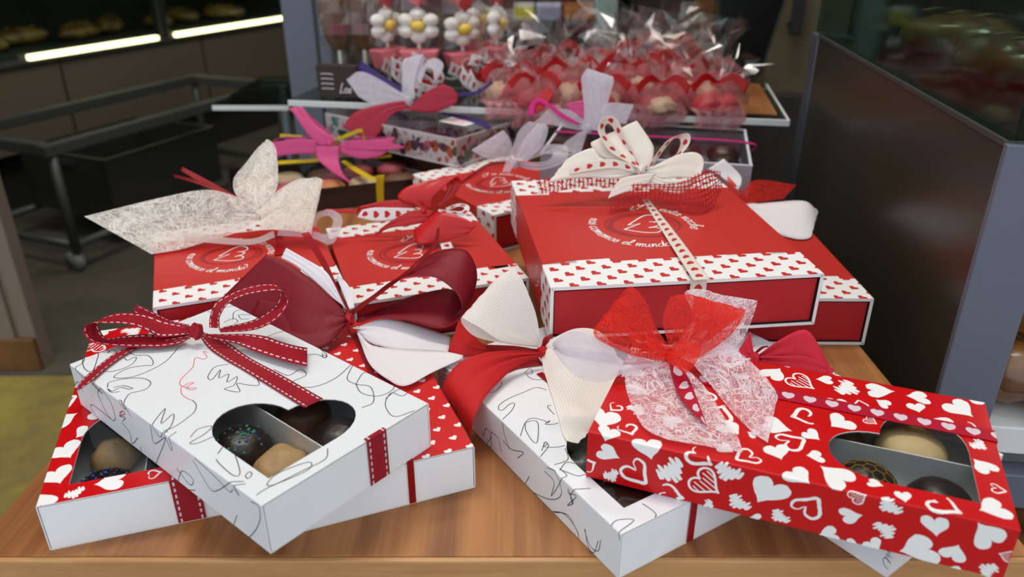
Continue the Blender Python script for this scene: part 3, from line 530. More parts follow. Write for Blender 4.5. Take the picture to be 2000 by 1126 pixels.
  ('loop','organza',0.6,[(-10.4,-32.2,65.1),(-2.8,-30.5,79.5),(8.2,-30.7,90.2),(15.3,-30.5,94.5),(9.3,-28.4,86.1)],[(-3,-38.3,63.6),(12.3,-42.2,77.6),(20.5,-39.3,90.2),(20.3,-33.9,94.6),(16.1,-34.1,84.5)]),
  ('loop','organza',0.6,[(-15.1,-29.3,64.4),(-29.3,-21.4,65.6),(-42.2,-7.5,74.1),(-27.5,-14,71.2)],[(-11,-29.4,69.3),(-11,-24.7,82),(-14.2,-17.5,90.5),(-11.5,-19.5,81)]),
  ('tail','organza',0.4,[(-18.1,-28.9,66.2),(-25.7,-32.9,57.1)],[(-11.2,-34.4,65),(-20.2,-36.7,57.1)]),
  ('loop','organza',0.6,[(-13.2,-26.6,69),(-0.1,-22.1,88.1),(11.2,-22.6,96.2)],[(-2,-36.6,65.3),(11,-36.9,75.8),(22.4,-32.6,92.5)]),
  ('tail','cord_red',0.4,[(-15.8,-30.3,62),(-32.2,-20.9,58.3),(-58,-10.6,44.9)],[(-13.7,-29.6,65.6),(-33.5,-17.9,62),(-56.2,-10.4,47.3)]),
  ('tail','cord_red',0.4,[(-13.9,-32.3,60.8),(-3.5,-41,58.3),(6.1,-48.4,57.1)],[(-12.6,-30.4,65.6),(-0.1,-40.9,62.6),(8.2,-47.8,60.8)]),
 ]),
 'H4': dict(knot=[4.86, 37.39, 59.57], size=5, cloth='linen_cream', strips=[
  ('skirt','jute_red',0.5,[(-23.4,12.7,36.6),(-5.5,19.1,38.8),(11.4,18.3,43.4),(23.8,14.7,39.3),(38.4,5.3,36.8),(51.1,11.3,36.6),(63.3,24.3,47.8)],[(-15.3,28,49.5),(-3.8,26.2,53.3),(11.9,23.4,53.7),(27.2,21.9,54.5),(37.8,23.4,57.6),(50.2,27.3,61.6),(62.3,30.3,59.3)]),
  ('skirt','jute_red',0.5,[(-12.6,31.5,48.2),(-33,34.8,49.7),(-54.6,35.8,46.6),(-70.1,36.5,44.2)],[(-12.1,35.8,56.7),(-32.6,38.2,56.6),(-54,40.4,55.8),(-72.1,41.8,54.2)]),
  ('loop','linen_cream',0.6,[(2.2,36.9,58),(-12.5,33.8,55),(-33.1,35.6,55.9),(-50.2,37.2,54.9),(-62.8,39.6,52.1),(-44.5,44.9,55.8),(-5.6,41,57.4)],[(2.4,38.3,60.7),(-6.8,38,64.7),(-23.9,40.9,68.4),(-31.2,45,74.9),(-49.2,45.3,66.6),(-35.3,48.5,65.1),(-2,41.7,59.8)]),
  ('loop','heart_cream',0.1,[(-0.1,35.3,58.6),(-16,35.6,62.1),(-33.3,35.9,60.8),(-48.1,37.5,58.1)],[(-1.1,37.9,63.6),(-15.7,38.6,68.1),(-33,39.1,67.2),(-47.7,39.1,61.5)]),
  ('loop','linen_cream',0.6,[(2.4,38.3,60.7),(-11.1,42.6,66.1),(-24.4,46.3,67.9),(-29.4,53.7,76.8),(-12.4,54.2,75.2),(3.3,41.9,61.3)],[(12.7,37.8,62.3),(14.8,42.2,71.5),(13.9,46.5,77.5),(4.5,56.7,91),(9.7,54.7,81.5),(12,41.6,62.9)]),
  ('loop','heart_cream',0.1,[(1.8,36.4,61.3),(-6.7,38.8,66.2),(-18.5,42.7,73.4),(-24.8,48.5,83.3),(-25.5,51.3,88.7),(-20.9,54.9,94.6),(-14.2,55.5,95.3),(-9.3,52.5,90.5),(-6.4,47.9,82.1),(-0.1,42.1,72.1),(5.2,36.2,61.7)],[(4.4,36.5,62.1),(-1.4,44.2,67.1),(-11.2,47.5,73.5),(-18.1,52.3,81.2),(-19.5,55.2,86.6),(-17.4,57.3,89.1),(-14.6,57.6,88.1),(-12.6,55.9,85.3),(-9.5,52.4,79.2),(-2.8,45.7,67.5),(2.6,36.1,61)]),
  ('loop','heart_cream',0.1,[(7.7,35.3,60.6),(15.7,38.4,70.9),(23.5,40.8,79.6),(32.3,41.6,83.5),(39.9,42.2,84.2),(41,40.6,79.1),(36.6,38,73),(30.4,36.5,68.3),(14.6,34.9,61.4)],[(10.7,34.9,60.6),(19,41.2,68.2),(25.5,43.3,76.2),(30.1,44.8,80.2),(33.8,45.5,80.4),(35.2,44.5,76.5),(32.8,42,71),(29.2,40.8,67.8),(12.9,35.1,61.4)]),
  ('loop','linen_cream',0.8,[(6.7,34.1,57.9),(18.2,30,54.8),(31,28.9,55.7),(41.2,26.8,54.1),(37.6,22.6,49.4),(28.2,20,46.4),(16.9,23.6,48.5),(4.9,29.1,52)],[(10.3,35.4,61.4),(30.1,36.3,70.2),(43.1,35.8,72.2),(49.4,32.8,67.9),(46.2,26.2,58.6),(37.3,23.8,56.1),(21.5,26.3,55),(9.5,31.6,58.1)]),
  ('tail','linen_cream',0.4,[(8.7,27.1,53.4),(-4.9,24.4,49.3),(-14.6,23.1,46.6),(-22.4,22.7,44)],[(14.1,29.5,59.6),(-3.5,28.9,58.6),(-12.3,27.9,56.6),(-18.6,25.5,50.5)]),
  ('band','heart_cream',0,[(9.3,41.7,35.1),(3.2,-44,37),(-0.6,-102.3,38.3)],[(14,41.1,35.1),(12.3,-37.7,36.9),(9.6,-102.1,38.3)]),
 ]),
 'H5': dict(knot=[36.73, 71.38, 42.0], size=4, cloth='tulle_red', strips=[
  ('loop','tulle_red',0.5,[(39.4,71,41.2),(43,71.8,42.8),(74.1,75.9,45.9)],[(34.9,74.4,48.5),(49.5,80.6,61.1),(85.4,81.2,56.8)]),
  ('tail','tulle_red',0.5,[(36.7,71.4,42),(22.9,77.7,51.1)],[(42.1,74.5,48.5),(26.4,83.9,64.1)]),
  ('loop','linen_white',0.4,[(43.1,65.7,36.5),(51.1,26.1,36.5),(65.1,6.8,36.5),(79.3,15,36.5),(80.8,55.8,36.5),(48.1,71,36.5)],[(42.1,71.5,42),(64.7,70.8,44.6),(90.8,69.6,46.1),(101.5,66.3,36.5),(96.6,73.3,39.7),(46.3,73.4,41.3)]),
  ('loop','organza',0.4,[(44.8,65.6,36.5),(50.8,19.2,36.5),(66.5,5.9,36.5)],[(46.6,67.1,39.8),(56.6,33.3,36.5),(85.1,32.3,36.5)]),
  ('loop','linen_white',0.4,[(34.9,76.7,53.3),(20.2,87.7,62.9),(10.7,92,67.5)],[(37,78.7,57.4),(38.3,88,62.9),(24.3,95.9,75.4)]),
 ]),
 'J': dict(knot=[9.05, 0.94, 52.0], size=6, cloth='satin_pink', strips=[
  ('loop','satin_pink',0.6,[(0,3.2,49.9),(-11.1,13.2,61.8),(-21.5,29,80.8),(-25,34.8,85.2),(-15.5,34.6,82.3),(4,14,60.3)],[(18.4,-0.4,56.2),(10.6,5.3,61.8),(-0.8,15.8,69.6),(-11,30.1,85.9),(-9.7,32.5,82.3),(12.8,10.8,60.3)]),
  ('loop','satin_pink',0.6,[(-5.3,2,43.6),(-25.8,7.2,43.9),(-46.5,13.1,43.1),(-43.8,24.4,55.7),(-11.5,14.4,56.8)],[(-3.3,7.5,56.2),(-20.6,12.4,58.1),(-45.7,19.1,55.6),(-34.5,22.8,59.2),(-4,12.4,58.2)]),
  ('tail','satin_pink',0.3,[(-6,2.5,51.4),(-5.5,-8.1,40),(5.9,-27.7,31),(17.4,-72.3,31)],[(17.4,-6,51.4),(14.4,-16,38.6),(14.7,-39,31),(18.6,-69.2,31)]),
  ('loop','satin_pink',0.6,[(15.2,-4.8,45),(38.5,-18.5,39.3),(60.9,-24.2,44.2),(70.2,-17.1,55.7),(34.8,-3.2,55.4)],[(19.6,-1.5,54.8),(41.3,-10.8,56.7),(70.5,-20.4,58.8),(68.5,-14.9,58.7),(23.6,2.3,58.2)]),
  ('tail','satin_pink',0.4,[(24.2,-7.7,48.1),(55.5,-21.8,47.5),(80.8,-31,49.9)],[(25.5,-4,56.4),(57,-17.6,56.9),(80.4,-29.9,51.7)]),
  ('cord','raffia_yellow',0.2,[(13.2,1,55.1),(29.1,-2.5,59.7),(41.7,-2.9,63.3),(45.2,-7.7,56.4)],[(13.6,2.1,57.6),(29,-0.7,63.1),(42.9,-1.8,66.4),(41.9,-6.7,56)]),
  ('cord','raffia_yellow',0.2,[(-38.8,26.2,58.2),(-16.5,17.2,56.6)],[(-38,27.5,61.5),(-16,18.8,59.9)]),
  ('cord','raffia_yellow',0.2,[(49.5,-16.5,37.2),(68,-22.1,39.5)],[(51.4,-15.9,39.8),(67.8,-20.6,42.3)]),
  ('band','raffia_yellow',0.2,[(-44.9,22.3,30.6),(-1.8,16.7,30.6)],[(-43.7,36.2,30.6),(-0.1,30.1,30.6)]),
  ('band','raffia_yellow',0.2,[(19.4,12,30.6),(27.7,-32.5,30.6),(37.4,-66,30.6)],[(24.5,14.4,30.6),(33.2,-22.3,30.6),(44.4,-65.5,30.6)]),
 ]),
 'I': dict(knot=[5.52, -24.8, 49.5], size=6, cloth='organza', strips=[
  ('tail','organza_thick',0.5,[(3.4,-27.3,48),(-26.2,-47.1,47.6),(-41.7,-53.5,54)],[(2.6,-23.6,55.3),(-42.6,-41.3,78.1),(-56.7,-55,70.6)]),
  ('loop','organza_thick',0.5,[(-1.5,-27.5,53.8),(-6.8,-20.4,72.6),(-12.4,-11.7,89.7),(-6,-5.1,87.9),(-1.8,-16.2,61.5)],[(9.8,-19.9,52.4),(4.8,-13.3,69.7),(2.7,2.5,94.3),(3.9,3.2,89.3),(5.9,-10.4,61.5)]),
  ('loop','organza_thick',0.4,[(10.6,-20.9,49.5),(21.5,-8.4,61.5),(27.1,8.6,83.1),(17.8,9.5,91.7),(8.2,3.2,88.5),(3.9,-9.7,72.3)],[(14.9,-17.3,50.2),(23,-5.1,65.1),(19.7,0.5,78.8),(13.2,0.9,83),(9.8,-1,79.5),(9.4,-9,66.5)]),
  ('loop','satin_rose',0.6,[(7.2,-30.5,42.4),(17.4,-26.4,41),(34.3,-16.8,40.4),(50.8,2.1,49.1),(35.5,-6,45.4),(12.3,-23.1,43.7)],[(12.1,-22.4,49.9),(21.4,-11.9,60.4),(35.5,0.1,67.3),(49,6.3,58.5),(36.1,3.9,61.3),(15.8,-14.5,53.8)]),
  ('tail','satin_rose',0.6,[(9.9,-25.3,43),(-2.1,-42.9,38.1),(-6.4,-63.8,17.5),(-17.9,-75.5,17.3)],[(1.3,-27.1,51),(-13.9,-45.8,48.2),(-31.5,-68.7,41.2),(-37,-83.8,27.3)]),
  ('cord','cord_purple',0.2,[(-51.5,-42.9,82.1),(-29,-35.4,70.8),(0.1,-24.2,57.5)],[(-50,-37.5,89.3),(-27.7,-31.8,75.2),(0.2,-21.8,61.4)]),
  ('cord','cord_purple',0.2,[(44.4,9.8,53.7),(60.7,26.6,56.6),(69.4,41.7,66.4)],[(43.3,11.2,57.5),(59.1,27.4,60),(67.3,41.8,69.2)]),
  ('band','cord_purple',0.2,[(15.5,15.6,30.5),(77.7,2.6,30.5),(102,-7.7,30.5)],[(10.6,23.6,31.3),(66,19.4,30.5),(98.5,1.7,30.5)]),
 ]),
 'K': dict(knot=[-53.13, -51.13, 51.5], size=5, cloth='organza', strips=[
  ('loop','organza_thick',0.5,[(-59.9,-53.1,50.7),(-58.3,-46.5,63.5),(-62.1,-37.7,83.5),(-63.9,-32.6,94.6),(-58.9,-24.9,101.2),(-57.6,-29.5,86.5),(-53.9,-46.3,54.8)],[(-44.3,-49.9,49.9),(-38.1,-43.4,60.3),(-37.6,-35.9,75.5),(-34.5,-27.8,90.6),(-37.5,-23,94.9),(-42,-25.9,86.5),(-47,-44.7,54.8)]),
  ('tail','organza_thick',0.4,[(-44.4,-49.5,50.7),(-35.4,-46.4,57.6),(-19.8,-43.5,56)],[(-44.9,-47.3,55.5),(-39.6,-40,72.7),(-14.2,-34.3,72.3)]),
  ('tail','organza',0.4,[(-59.9,-53.5,49.9),(-86.2,-57.2,54.7),(-103.6,-60.6,55.9)],[(-57.3,-48.6,58.7),(-72,-47.9,67.1),(-89.9,-51.1,69.1)]),
  ('tail','organza',0.4,[(-61.1,-56.6,48.8),(-72,-65,41.4),(-74.2,-69.2,36)],[(-53,-52.7,52.8),(-56.5,-63.7,36.6),(-58.4,-70.1,31)]),
  ('loop','satin_magenta',0.2,[(-62.6,-53.9,55),(-77.9,-54.4,61.1),(-90,-53.1,69.5),(-99.9,-51.1,73.7),(-103.2,-53.4,70.7),(-103.6,-58.6,62.5)],[(-60.2,-52.8,56.1),(-75.6,-52.5,63.9),(-89.5,-51.5,72.7),(-99.8,-49.5,77.1),(-107.3,-53.1,73.1),(-109.2,-59.3,63.7)]),
  ('loop','satin_red',0.2,[(-87.7,-42,79.7),(-95.4,-48.2,68.2),(-102.6,-52.6,62.6)],[(-94.5,-40.4,86.1),(-103.4,-46.9,74.6),(-104.7,-51.1,66.6)]),
  ('loop','satin_pink',0.3,[(-55.9,-46.2,58.2),(-73.3,-45.3,66)],[(-61.1,-39.2,75),(-76.5,-43.3,71.6)]),
 ]),
}

# ------------------------------------------------------------------ the place: floor, walls, ceiling, shelf
def struct(o): o['kind'] = 'structure'; return o
struct(box('floor', (-2.6, 0.02, FLOOR - 0.05), (2.0, 3.9, FLOOR), 'floor_mat', bev=0)); 
struct(box('floor', (-6, -7, FLOOR - 0.07), (6, 0.02, FLOOR - 0.02), 'pavement', bev=0)).name = 'floor_pavement'
struct(box('wall_back', (-2.6, 3.8, FLOOR), (2.0, 3.9, 2.2), 'wall_dark', bev=0))
struct(box('wall_left', (-2.6, 0.05, FLOOR), (-2.5, 3.8, 2.2), 'wall_dark', bev=0))
struct(box('wall_right', (1.9, 0.05, FLOOR), (2.0, 3.8, 2.2), 'wall_olive', bev=0))
struct(box('ceiling', (-2.6, 0.05, 2.2), (2.0, 3.9, 2.3), 'ceiling_mat', bev=0))
# olive partition behind the shelf on the right, with its dark foot
p_ = struct(box('wall_partition', (0.52, 1.62, -0.06), (1.4, 1.68, 2.2), 'wall_olive', bev=0.002))
struct(box('baseboard_partition', (0.5, 1.60, FLOOR), (1.4, 1.69, -0.06), 'wall_dark', bev=0.002))
def shelf():
    r = tag(empty('display_shelf', (0, 0, FLOOR)), 'orange-brown wooden display shelf carrying the gift boxes', 'shelf')
    X0, X1, Y0, Y1, t = -0.248, 0.237, 0.2645, 1.0, 0.022; dz = -FLOOR
    box('shelf_top', (X0, Y0, dz - t), (X1, Y1, dz), 'shelf_wood', r, 0.0006)
    bm = bmesh.new(); bx(bm, (X0, Y0 - 0.003, dz - t), (X1, Y0, dz - 0.0002), 0.001); from_bm('edge_trim', bm, 'shelf_edge', r)
    box('front_panel', (X0 + 0.004, Y0 + 0.006, 0), (X1 - 0.004, Y0 + 0.022, dz - t), 'shelf_wood', r)
    for x in (X0 + 0.004, X1 - 0.022): box('side_panel', (x, Y0 + 0.022, 0), (x + 0.018, Y1 - 0.01, dz - t), 'shelf_wood', r)
shelf()
tag(box('reflection_patch', (-1.4, 0.60, FLOOR), (-0.62, 1.09, FLOOR + 0.003), 'yellow_reflection'), 'yellow window reflection built as a flat patch left of the wooden shelf', 'reflection patch')  # yellow reflection in the window glass, laid as colour on the floor

# ------------------------------------------------------------------ window gift boxes (paper sleeve over a white tray)
DOODLE = {
 'C': [[(-36.2,89.7),(-41.6,81.7),(-46.1,79.7),(-48.0,74.7),(-48.4,67.9),(-47.8,60.1),(-49.8,50.5),(-49.9,54.0),(-48.3,60.8)],[(-37.3,90.0),(-33.7,89.7),(-31.9,85.4),(-35.8,78.4),(-41.4,70.2),(-43.7,70.3),(-43.4,76.4),(-40.5,84.2),(-36.5,89.1)],[(-20.6,75.6),(-20.4,68.3),(-16.3,62.4),(-17.6,54.3),(-20.3,51.0),(-22.7,53.8),(-29.6,57.6),(-37.2,55.9),(-37.5,52.8),(-32.0,47.8),(-22.4,47.0),(-13.5,49.2),(-6.2,54.0),(-1.2,58.0),(3.7,58.1)],[(-29.1,90.1),(-27.1,83.5),(-28.7,81.5),(-25.3,83.3),(-24.9,78.8),(-24.4,77.2)],[(-25.5,69.7),(-25.5,65.8),(-22.7,66.3),(-21.3,64.6),(-25.7,60.4),(-31.1,59.5),(-36.4,61.4),(-39.2,65.7),(-37.2,68.8),(-37.0,66.6)],[(-51.4,21.8),(-48.8,24.8),(-46.3,29.8),(-46.3,32.2),(-48.4,30.8),(-49.0,26.7),(-47.4,26.4),(-44.3,30.5),(-40.3,33.8),(-37.3,32.6),(-33.0,31.6),(-28.9,35.2),(-29.0,41.5),(-32.6,46.7),(-37.9,50.6),(-42.3,51.6),(-44.7,47.7)],[(-42.9,45.4),(-39.1,43.4),(-37.2,37.6),(-38.8,37.9),(-40.6,42.7),(-44.8,42.6),(-45.2,46.6),(-45.6,42.0),(-42.8,39.4)],[(-24.1,4.2),(-25.2,-0.8),(-29.1,-5.4),(-35.3,-7.8),(-40.7,-9.1),(-46.0,-8.4)],[(-44.8,-10.5),(-50.4,-3.7),(-36.0,8.2),(-43.5,-2.0),(-35.9,0.9),(-41.8,-7.4),(-52.9,-13.5),(-51.4,-15.4),(-42.4,-13.4)],[(6.0,20.9),(-0.1,24.0),(-7.6,18.2),(-7.7,14.2),(0.2,19.3),(-4.7,12.7),(0.6,12.4),(-4.3,6.0),(1.8,6.8),(-3.5,1.0),(-8.7,1.4),(-5.4,-6.6),(-1.9,1.1),(0.8,-4.3),(4.3,-8.6),(8.0,-0.8)],[(-40.7,-22.1),(-35.0,-19.2),(-29.8,-22.1),(-35.7,-25.0),(-42.9,-25.8),(-40.6,-28.7),(-31.7,-29.8)],[(-6.7,-76.4),(-12.3,-81.6),(-22.9,-80.4),(-35.6,-78.8),(-37.7,-76.2),(-30.6,-73.8),(-18.0,-77.6),(-21.8,-81.7),(-38.0,-78.5),(-44.5,-78.5)],[(-39.5,-42.4),(-32.0,-39.1),(-39.8,-59.7),(-43.3,-61.0),(-42.9,-50.1),(-42.0,-45.3)],[(-40.4,-64.6),(-37.8,-63.6),(-38.1,-66.0),(-40.7,-67.0),(-40.4,-64.6)],[(-47.4,-35.8),(-49.6,-50.5),(-52.3,-61.1),(-49.4,-64.6)],[(28.8,28.8),(40.4,30.5),(48.8,25.7),(48.7,9.6),(44.7,-10.8),(41.7,-12.1),(44.2,-7.8)],[(17.8,-1.7),(19.1,-12.4),(26.5,-12.3),(24.8,-19.3),(14.1,-19.3),(19.8,-30.7),(32.5,-33.2),(47.6,-28.9),(36.3,-37.8),(35.5,-45.5),(38.3,-53.3),(30.5,-64.3),(23.6,-63.8)],[(35.5,-45.5),(45.7,-40.4),(49.5,-49.5),(45.7,-62.4),(35.8,-62.7),(32.0,-54.0),(35.5,-45.5)],[(35.8,-66.8),(44.8,-65.5),(51.3,-69.2),(43.0,-71.5),(41.2,-65.2),(32.4,-70.6),(28.4,-81.1),(37.9,-85.0)],[(35.3,90.0),(32.6,82.7),(42.6,81.1),(47.4,77.9)],[(35.7,63.5),(41.7,71.6),(46.9,70.4),(47.4,64.6),(49.8,64.3),(46.0,61.1),(41.7,66.4),(39.4,60.2),(42.7,57.5)],[(30.6,64.7),(36.6,65.0),(36.6,59.9),(33.0,58.1)],[(27.3,2.9),(32.3,0.9),(41.3,-5.9),(41.8,-12.8),(43.9,-11.2),(42.6,-9.6)],[(-48.6,53.1),(-52.8,56.5),(-61.3,53.0),(-64.4,46.8),(-60.8,42.1),(-52.6,42.6),(-47.4,50.0),(-48.6,53.1)],[(-64.4,46.8),(-64.1,59.4),(-64.5,68.8),(-68.0,72.0),(-72.1,66.0)],[(-55.0,35.2),(-51.4,30.0),(-53.3,29.6),(-57.2,36.2),(-55.2,29.3),(-58.8,33.3)],[(-62.2,88.2),(-56.0,82.1),(-55.8,77.8),(-59.9,77.3)],[(-46.8,2.0),(-57.9,2.7),(-48.5,-10.8),(-65.5,1.8),(-79.7,13.8),(-76.3,20.5),(-67.6,19.6)],[(-63.5,-15.0),(-67.5,-25.4),(-62.3,-29.5),(-62.5,-20.1),(-75.6,-13.1),(-68.4,-29.8)],[(-46.7,-65.3),(-50.3,-69.3),(-47.7,-66.0),(-43.2,-69.2)],[(-48.7,-77.5),(-48.3,-83.3),(-58.2,-80.9),(-72.3,-69.6),(-74.0,-58.8),(-63.6,-63.7)],[(-49.6,-33.7),(-59.4,-43.8),(-57.1,-51.0),(-42.8,-67.3)],[(-60.2,35.7),(-63.7,28.9),(-70.4,29.0),(-63.0,20.4)],],
 'Cred': [[(5.8,40.3),(4.9,43.4),(3.0,36.8),(0.5,36.0),(-1.6,40.5),(-7.6,32.6),(-16.6,27.2),(-20.3,22.9),(-20.3,19.5),(-18.0,20.2),(-15.2,18.5),(-19.8,17.2),(-17.1,13.0),(-19.8,13.8),(-20.7,20.0),(-24.3,14.2),(-24.8,8.3),(-24.1,4.2)],[(-57.2,36.2),(-51.4,30.0),(-53.0,28.9),(-56.5,34.7)],],
 'D': [[(-39.2,38.3),(-34.9,37.7),(-29.0,41.2),(-27.4,43.8)],[(-10.4,23.8),(-14.0,28.9),(-22.2,28.4),(-32.0,27.6),(-39.3,25.4),(-42.5,22.1),(-41.2,20.0),(-35.0,22.7),(-32.6,21.8),(-36.9,17.3),(-45.7,12.6)],[(-46.8,10.9),(-52.1,9.8),(-56.7,6.3),(-59.7,3.9)],[(-45.6,-4.5),(-37.4,3.7),(-32.0,5.3),(-27.9,0.2),(-27.6,-2.5),(-25.3,-1.4),(-29.2,-2.7),(-25.6,-5.0),(-22.9,-5.4)],[(-37.4,3.7),(-32.6,3.2),(-32.3,-0.8),(-40.4,-12.4),(-42.7,-12.1),(-40.9,-2.7),(-37.4,3.7)],[(-43.3,-20.3),(-37.7,-15.2),(-37.8,-17.4),(-40.4,-18.1),(-35.7,-21.6),(-30.9,-22.9)],[(-11.5,45.0),(-5.7,47.6),(-7.4,42.5),(-11.0,43.2),(-10.4,36.8),(-5.0,32.7)],[(-16.7,9.9),(-19.0,10.0),(-19.9,5.3),(-20.2,1.7)],[(-65.2,33.7),(-68.8,31.9),(-61.2,28.4),(-63.6,23.4),(-70.8,27.4),(-70.8,23.6),(-64.0,22.8),(-58.8,23.3)],[(-60.4,23.3),(-59.7,15.9),(-66.4,12.3)],[(-64.0,-14.8),(-73.3,-12.2),(-65.7,-33.1),(-55.4,-42.5),(-46.8,-37.3),(-48.3,-30.0)],[(-71.1,-35.8),(-65.7,-45.4),(-67.3,-54.9),(-72.4,-57.5)],[(-50.4,-47.0),(-53.9,-51.8),(-58.8,-47.4),(-49.0,-53.8),(-50.5,-49.3)],[(-62.3,-61.4),(-70.6,-64.2),(-70.5,-68.6),(-61.5,-71.1)],[(-58.3,10.8),(-58.4,2.0),(-53.0,-9.2),(-60.3,-3.7)],[(-39.0,-15.3),(-37.9,-18.6),(-46.3,-23.7)],[(-32.3,-24.7),(-36.2,-32.5),(-44.2,-32.4)],[(-44.4,-37.2),(-37.4,-34.2),(-33.3,-44.1),(-39.0,-45.3),(-43.3,-37.9)],[(-47.1,-79.1),(-42.5,-78.0),(-36.4,-81.8),(-45.7,-83.9),(-51.8,-85.8)],[(-26.4,-75.6),(-25.6,-80.3),(-25.9,-84.3),(-28.7,-85.6)],[(-52.0,-28.0),(-52.9,-36.2),(-62.7,-34.3),(-45.2,-42.6),(-43.4,-35.8)],[(-48.5,-47.2),(-54.8,-51.9),(-51.7,-49.5),(-39.7,-55.2)],[(-62.7,-60.8),(-68.9,-65.4),(-67.3,-71.4),(-59.7,-72.8)],[(-70.9,-36.9),(-64.3,-48.0),(-69.0,-57.0)],[(-48.1,79.1),(-50.3,77.1),(-47.4,73.1),(-48.2,76.1),(-43.3,71.3)],[(-56.7,81.4),(-52.4,76.5),(-53.7,74.3),(-57.1,79.9)],],
}
TRACED_HEARTS = [(-0.0557,0.0751,-0.44,0.0059,0),(-0.0677,0.0734,-0.95,0.0053,3),(-0.0626,0.0625,-0.84,0.0083,4),(-0.0572,0.0467,-0.71,0.0095,3),(-0.0461,0.0352,-0.42,0.0074,1),(-0.0509,0.0228,-1.87,0.0077,3),(-0.0594,0.0312,-0.49,0.0095,2),(-0.0700,0.0456,-0.14,0.0069,1),(-0.0715,0.0290,-0.37,0.0047,3),(-0.0655,0.0166,-2.18,0.0065,3),(-0.0561,0.0058,-1.86,0.0095,0),(-0.0675,-0.0008,-2.25,0.0054,3),(-0.0718,0.0089,-3.12,0.0036,0),(-0.0589,-0.0112,1.02,0.0074,4),(-0.0582,-0.0277,0.55,0.0050,0),(-0.0491,-0.0404,-2.31,0.0061,3),(-0.0612,-0.0411,0.81,0.0060,3),(-0.0709,-0.0207,-2.70,0.0055,0),(-0.0732,-0.0308,-0.13,0.0038,0),(-0.0706,-0.0384,-0.70,0.0050,0),(-0.0537,-0.0578,-1.43,0.0062,0),(-0.0673,-0.0544,-2.55,0.0095,0),(-0.0641,-0.0667,1.39,0.0061,0),(-0.0518,-0.0753,2.46,0.0076,0),(-0.0597,-0.0841,2.96,0.0036,2),(-0.0689,-0.0797,2.82,0.0054,3),(-0.0733,-0.0679,2.92,0.0036,0),(-0.0483,-0.0285,0.77,0.0045,2),(-0.0424,-0.0451,-1.32,0.0040,0),(0.0367,0.0111,1.23,0.0078,0),(0.0328,-0.0025,-0.52,0.0090,2),(0.0396,-0.0131,-2.95,0.0050,0),(0.0353,-0.0238,-0.34,0.0095,3),(0.0390,-0.0391,0.13,0.0079,0),(0.0394,-0.0557,-2.92,0.0069,0),(0.0356,-0.0740,-0.71,0.0095,0),(0.0276,-0.0398,2.75,0.0048,0),(0.0291,-0.0547,-1.20,0.0055,0),(0.0019,-0.0046,-2.70,0.0084,1),(0.0027,-0.0207,-2.30,0.0083,0),(0.0094,-0.0341,-0.47,0.0043,2),(-0.0123,-0.0093,-0.56,0.0055,0),(-0.0207,-0.0011,0.61,0.0077,4),(-0.0278,-0.0109,-2.77,0.0052,0),(-0.0307,0.0043,-1.05,0.0072,0),(-0.0442,-0.0053,-0.66,0.0076,0),(-0.0382,-0.0193,2.62,0.0094,0),(-0.0464,-0.0284,2.94,0.0036,2),(-0.0378,-0.0349,-0.30,0.0036,0),(-0.0422,-0.0601,-0.48,0.0076,1),(-0.0415,-0.0446,-1.20,0.0047,0),(-0.0232,-0.0811,-0.17,0.0036,4),(-0.0372,-0.0774,-2.59,0.0077,0),(-0.0083,-0.0778,2.25,0.0063,0),(0.0073,-0.0780,-0.58,0.0056,3),(-0.0108,0.0059,-0.05,0.0080,0),(-0.0445,0.0768,-1.81,0.0068,0),(-0.0342,0.0816,-1.67,0.0095,0),(-0.0235,0.0791,-2.08,0.0047,1),(-0.0479,0.0578,-1.28,0.0082,0),(-0.0384,0.0688,-1.01,0.0059,1),(-0.0209,0.0256,-0.70,0.0071,0),(-0.0388,0.0164,-2.47,0.0065,4),(-0.0366,0.0254,-0.44,0.0048,0),(-0.0211,0.0159,2.75,0.0036,0),(0.0215,0.0392,-1.79,0.0057,2),(0.0140,0.0314,-1.68,0.0056,0),(-0.0093,0.0321,1.26,0.0089,1),(0.0047,0.0185,2.65,0.0047,1),(0.0020,0.0416,2.09,0.0075,4),(-0.0246,0.0526,2.72,0.0062,0),(-0.0044,0.0579,3.06,0.0055,2),(-0.0214,0.0689,0.97,0.0062,3)]

